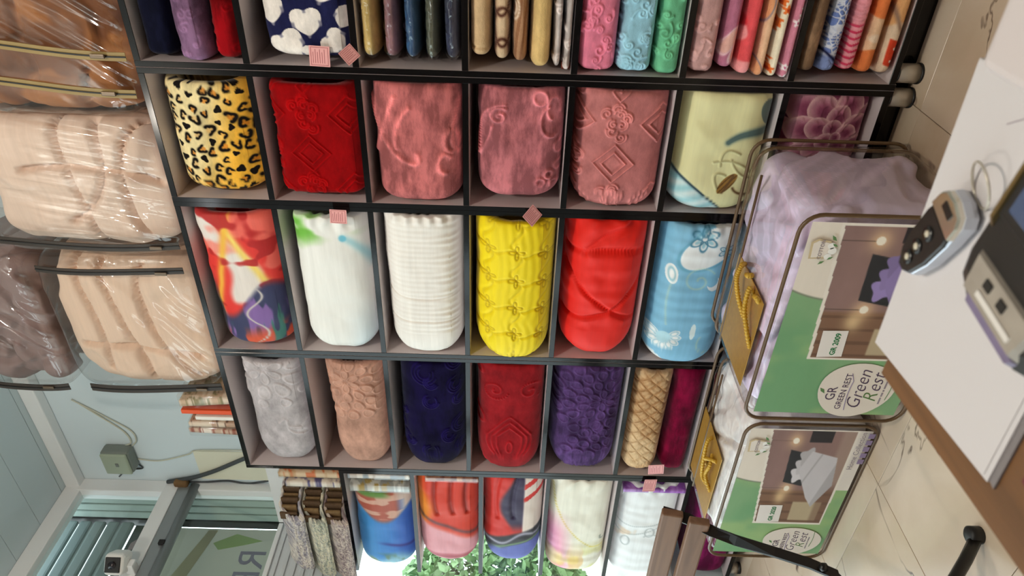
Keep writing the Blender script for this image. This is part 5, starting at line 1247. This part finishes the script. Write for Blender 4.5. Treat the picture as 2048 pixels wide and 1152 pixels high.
p = k0+ka*.066; slot = box('ring_slot', (p.x-.006, p.y-.0025, TZ+.0198), (p.x+.006, p.y+.0025, TZ+.0206), KBLK, ky, 0, Matrix((kb, -ka, Vector((0, 0, 1)))).transposed())
rc = k0+ka*.086+kb*.004; tube('key_ring', [tuple(rc+ka*.014*math.cos(a)+kb*.014*math.sin(a)+Vector((0, 0, TZ+.010+.006*math.cos(a)))) for a in np.linspace(0, 2*math.pi, 28)[:-1]], .0009, CHROME, ky, 6, True)

# card terminal
pa = Vector((.985, -.17, 0)).normalized(); pb = Vector((-pa.y, pa.x, 0)); po = Vector((-.222, .290, 0))
TB = plain('black_terminal_plastic', rgb(30, 27, 24), .45, var=.1); SCRN = plain('dark_blue_screen', rgb(62, 78, 108), .12, var=.15, scale=20)
tm = thing('card_terminal', 'black card payment terminal with a blue grey screen on the pad', 'card terminal', (-.15, .28, TZ+.0042))
def prism(name, pts, z0, z1, mat, parent, taper=1.0, bev=0.0):
    """pts in the terminal's own axes (along, across)"""
    cx_ = sum(p[0] for p in pts)/len(pts); cy_ = sum(p[1] for p in pts)/len(pts); V = []; n_ = len(pts)
    for z, s in ((z0, taper), (z0+(z1-z0)*.35, 1.0), (z1-.004, 1.0), (z1, 1-.004/.03)):
        for u, v in pts:
            p = po+pa*(cx_+(u-cx_)*s)+pb*(cy_+(v-cy_)*s); V.append((p.x, p.y, TZ+.0042+z))
    F = [list(range(n_))[::-1]]
    for i in range(3):
        for k in range(n_): F.append([i*n_+k, i*n_+(k+1) % n_, (i+1)*n_+(k+1) % n_, (i+1)*n_+k])
    F.append([3*n_+k for k in range(n_)])
    return obj(name, V, F, mat, parent, False)
body = [(.0, -.026), (.006, -.037), (.02, -.041), (.16, -.040), (.18, -.034), (.18, .034), (.16, .040), (.02, .041), (.006, .037), (.0, .026)]
prism('body', body, 0, .040, TB, tm, .94)
CLEARW = plain('smoky_printer_window', rgb(150, 142, 132), .15, var=.25, scale=50)
pw = prism('printer_cover', [(.007, -.028), (.030, -.031), (.030, .031), (.007, .028)], .036, .0425, CLEARW, tm)
prism('paper_roll_mark', [(.012, -.022), (.016, -.022), (.016, .016), (.012, .016)], .0405, .0432, plain('pale_roll', rgb(206, 200, 194), .6), pw)
for v in (-.008, .006): prism('latch', [(.019, v), (.025, v), (.025, v+.007), (.019, v+.007)], .0405, .0434, TB, pw)
prism('front_label', [(.0005, -.026), (.006, -.030), (.006, .026), (.0005, .024)], .026, .0395, plain('violet_label', rgb(116, 104, 132), .5, var=.3, scale=80), tm)
sb = prism('screen_bezel', [(.046, -.037), (.130, -.037), (.130, .037), (.046, .037)], .037, .0415, TB, tm)
prism('screen', [(.052, -.031), (.124, -.031), (.124, .031), (.052, .031)], .040, .0421, SCRN, sb)
prism('trim_strip', [(.040, .0325), (.150, .0325), (.150, .0355), (.040, .0355)], .0385, .0428, plain('brass_trim', rgb(128, 108, 70), .3, .6), tm)
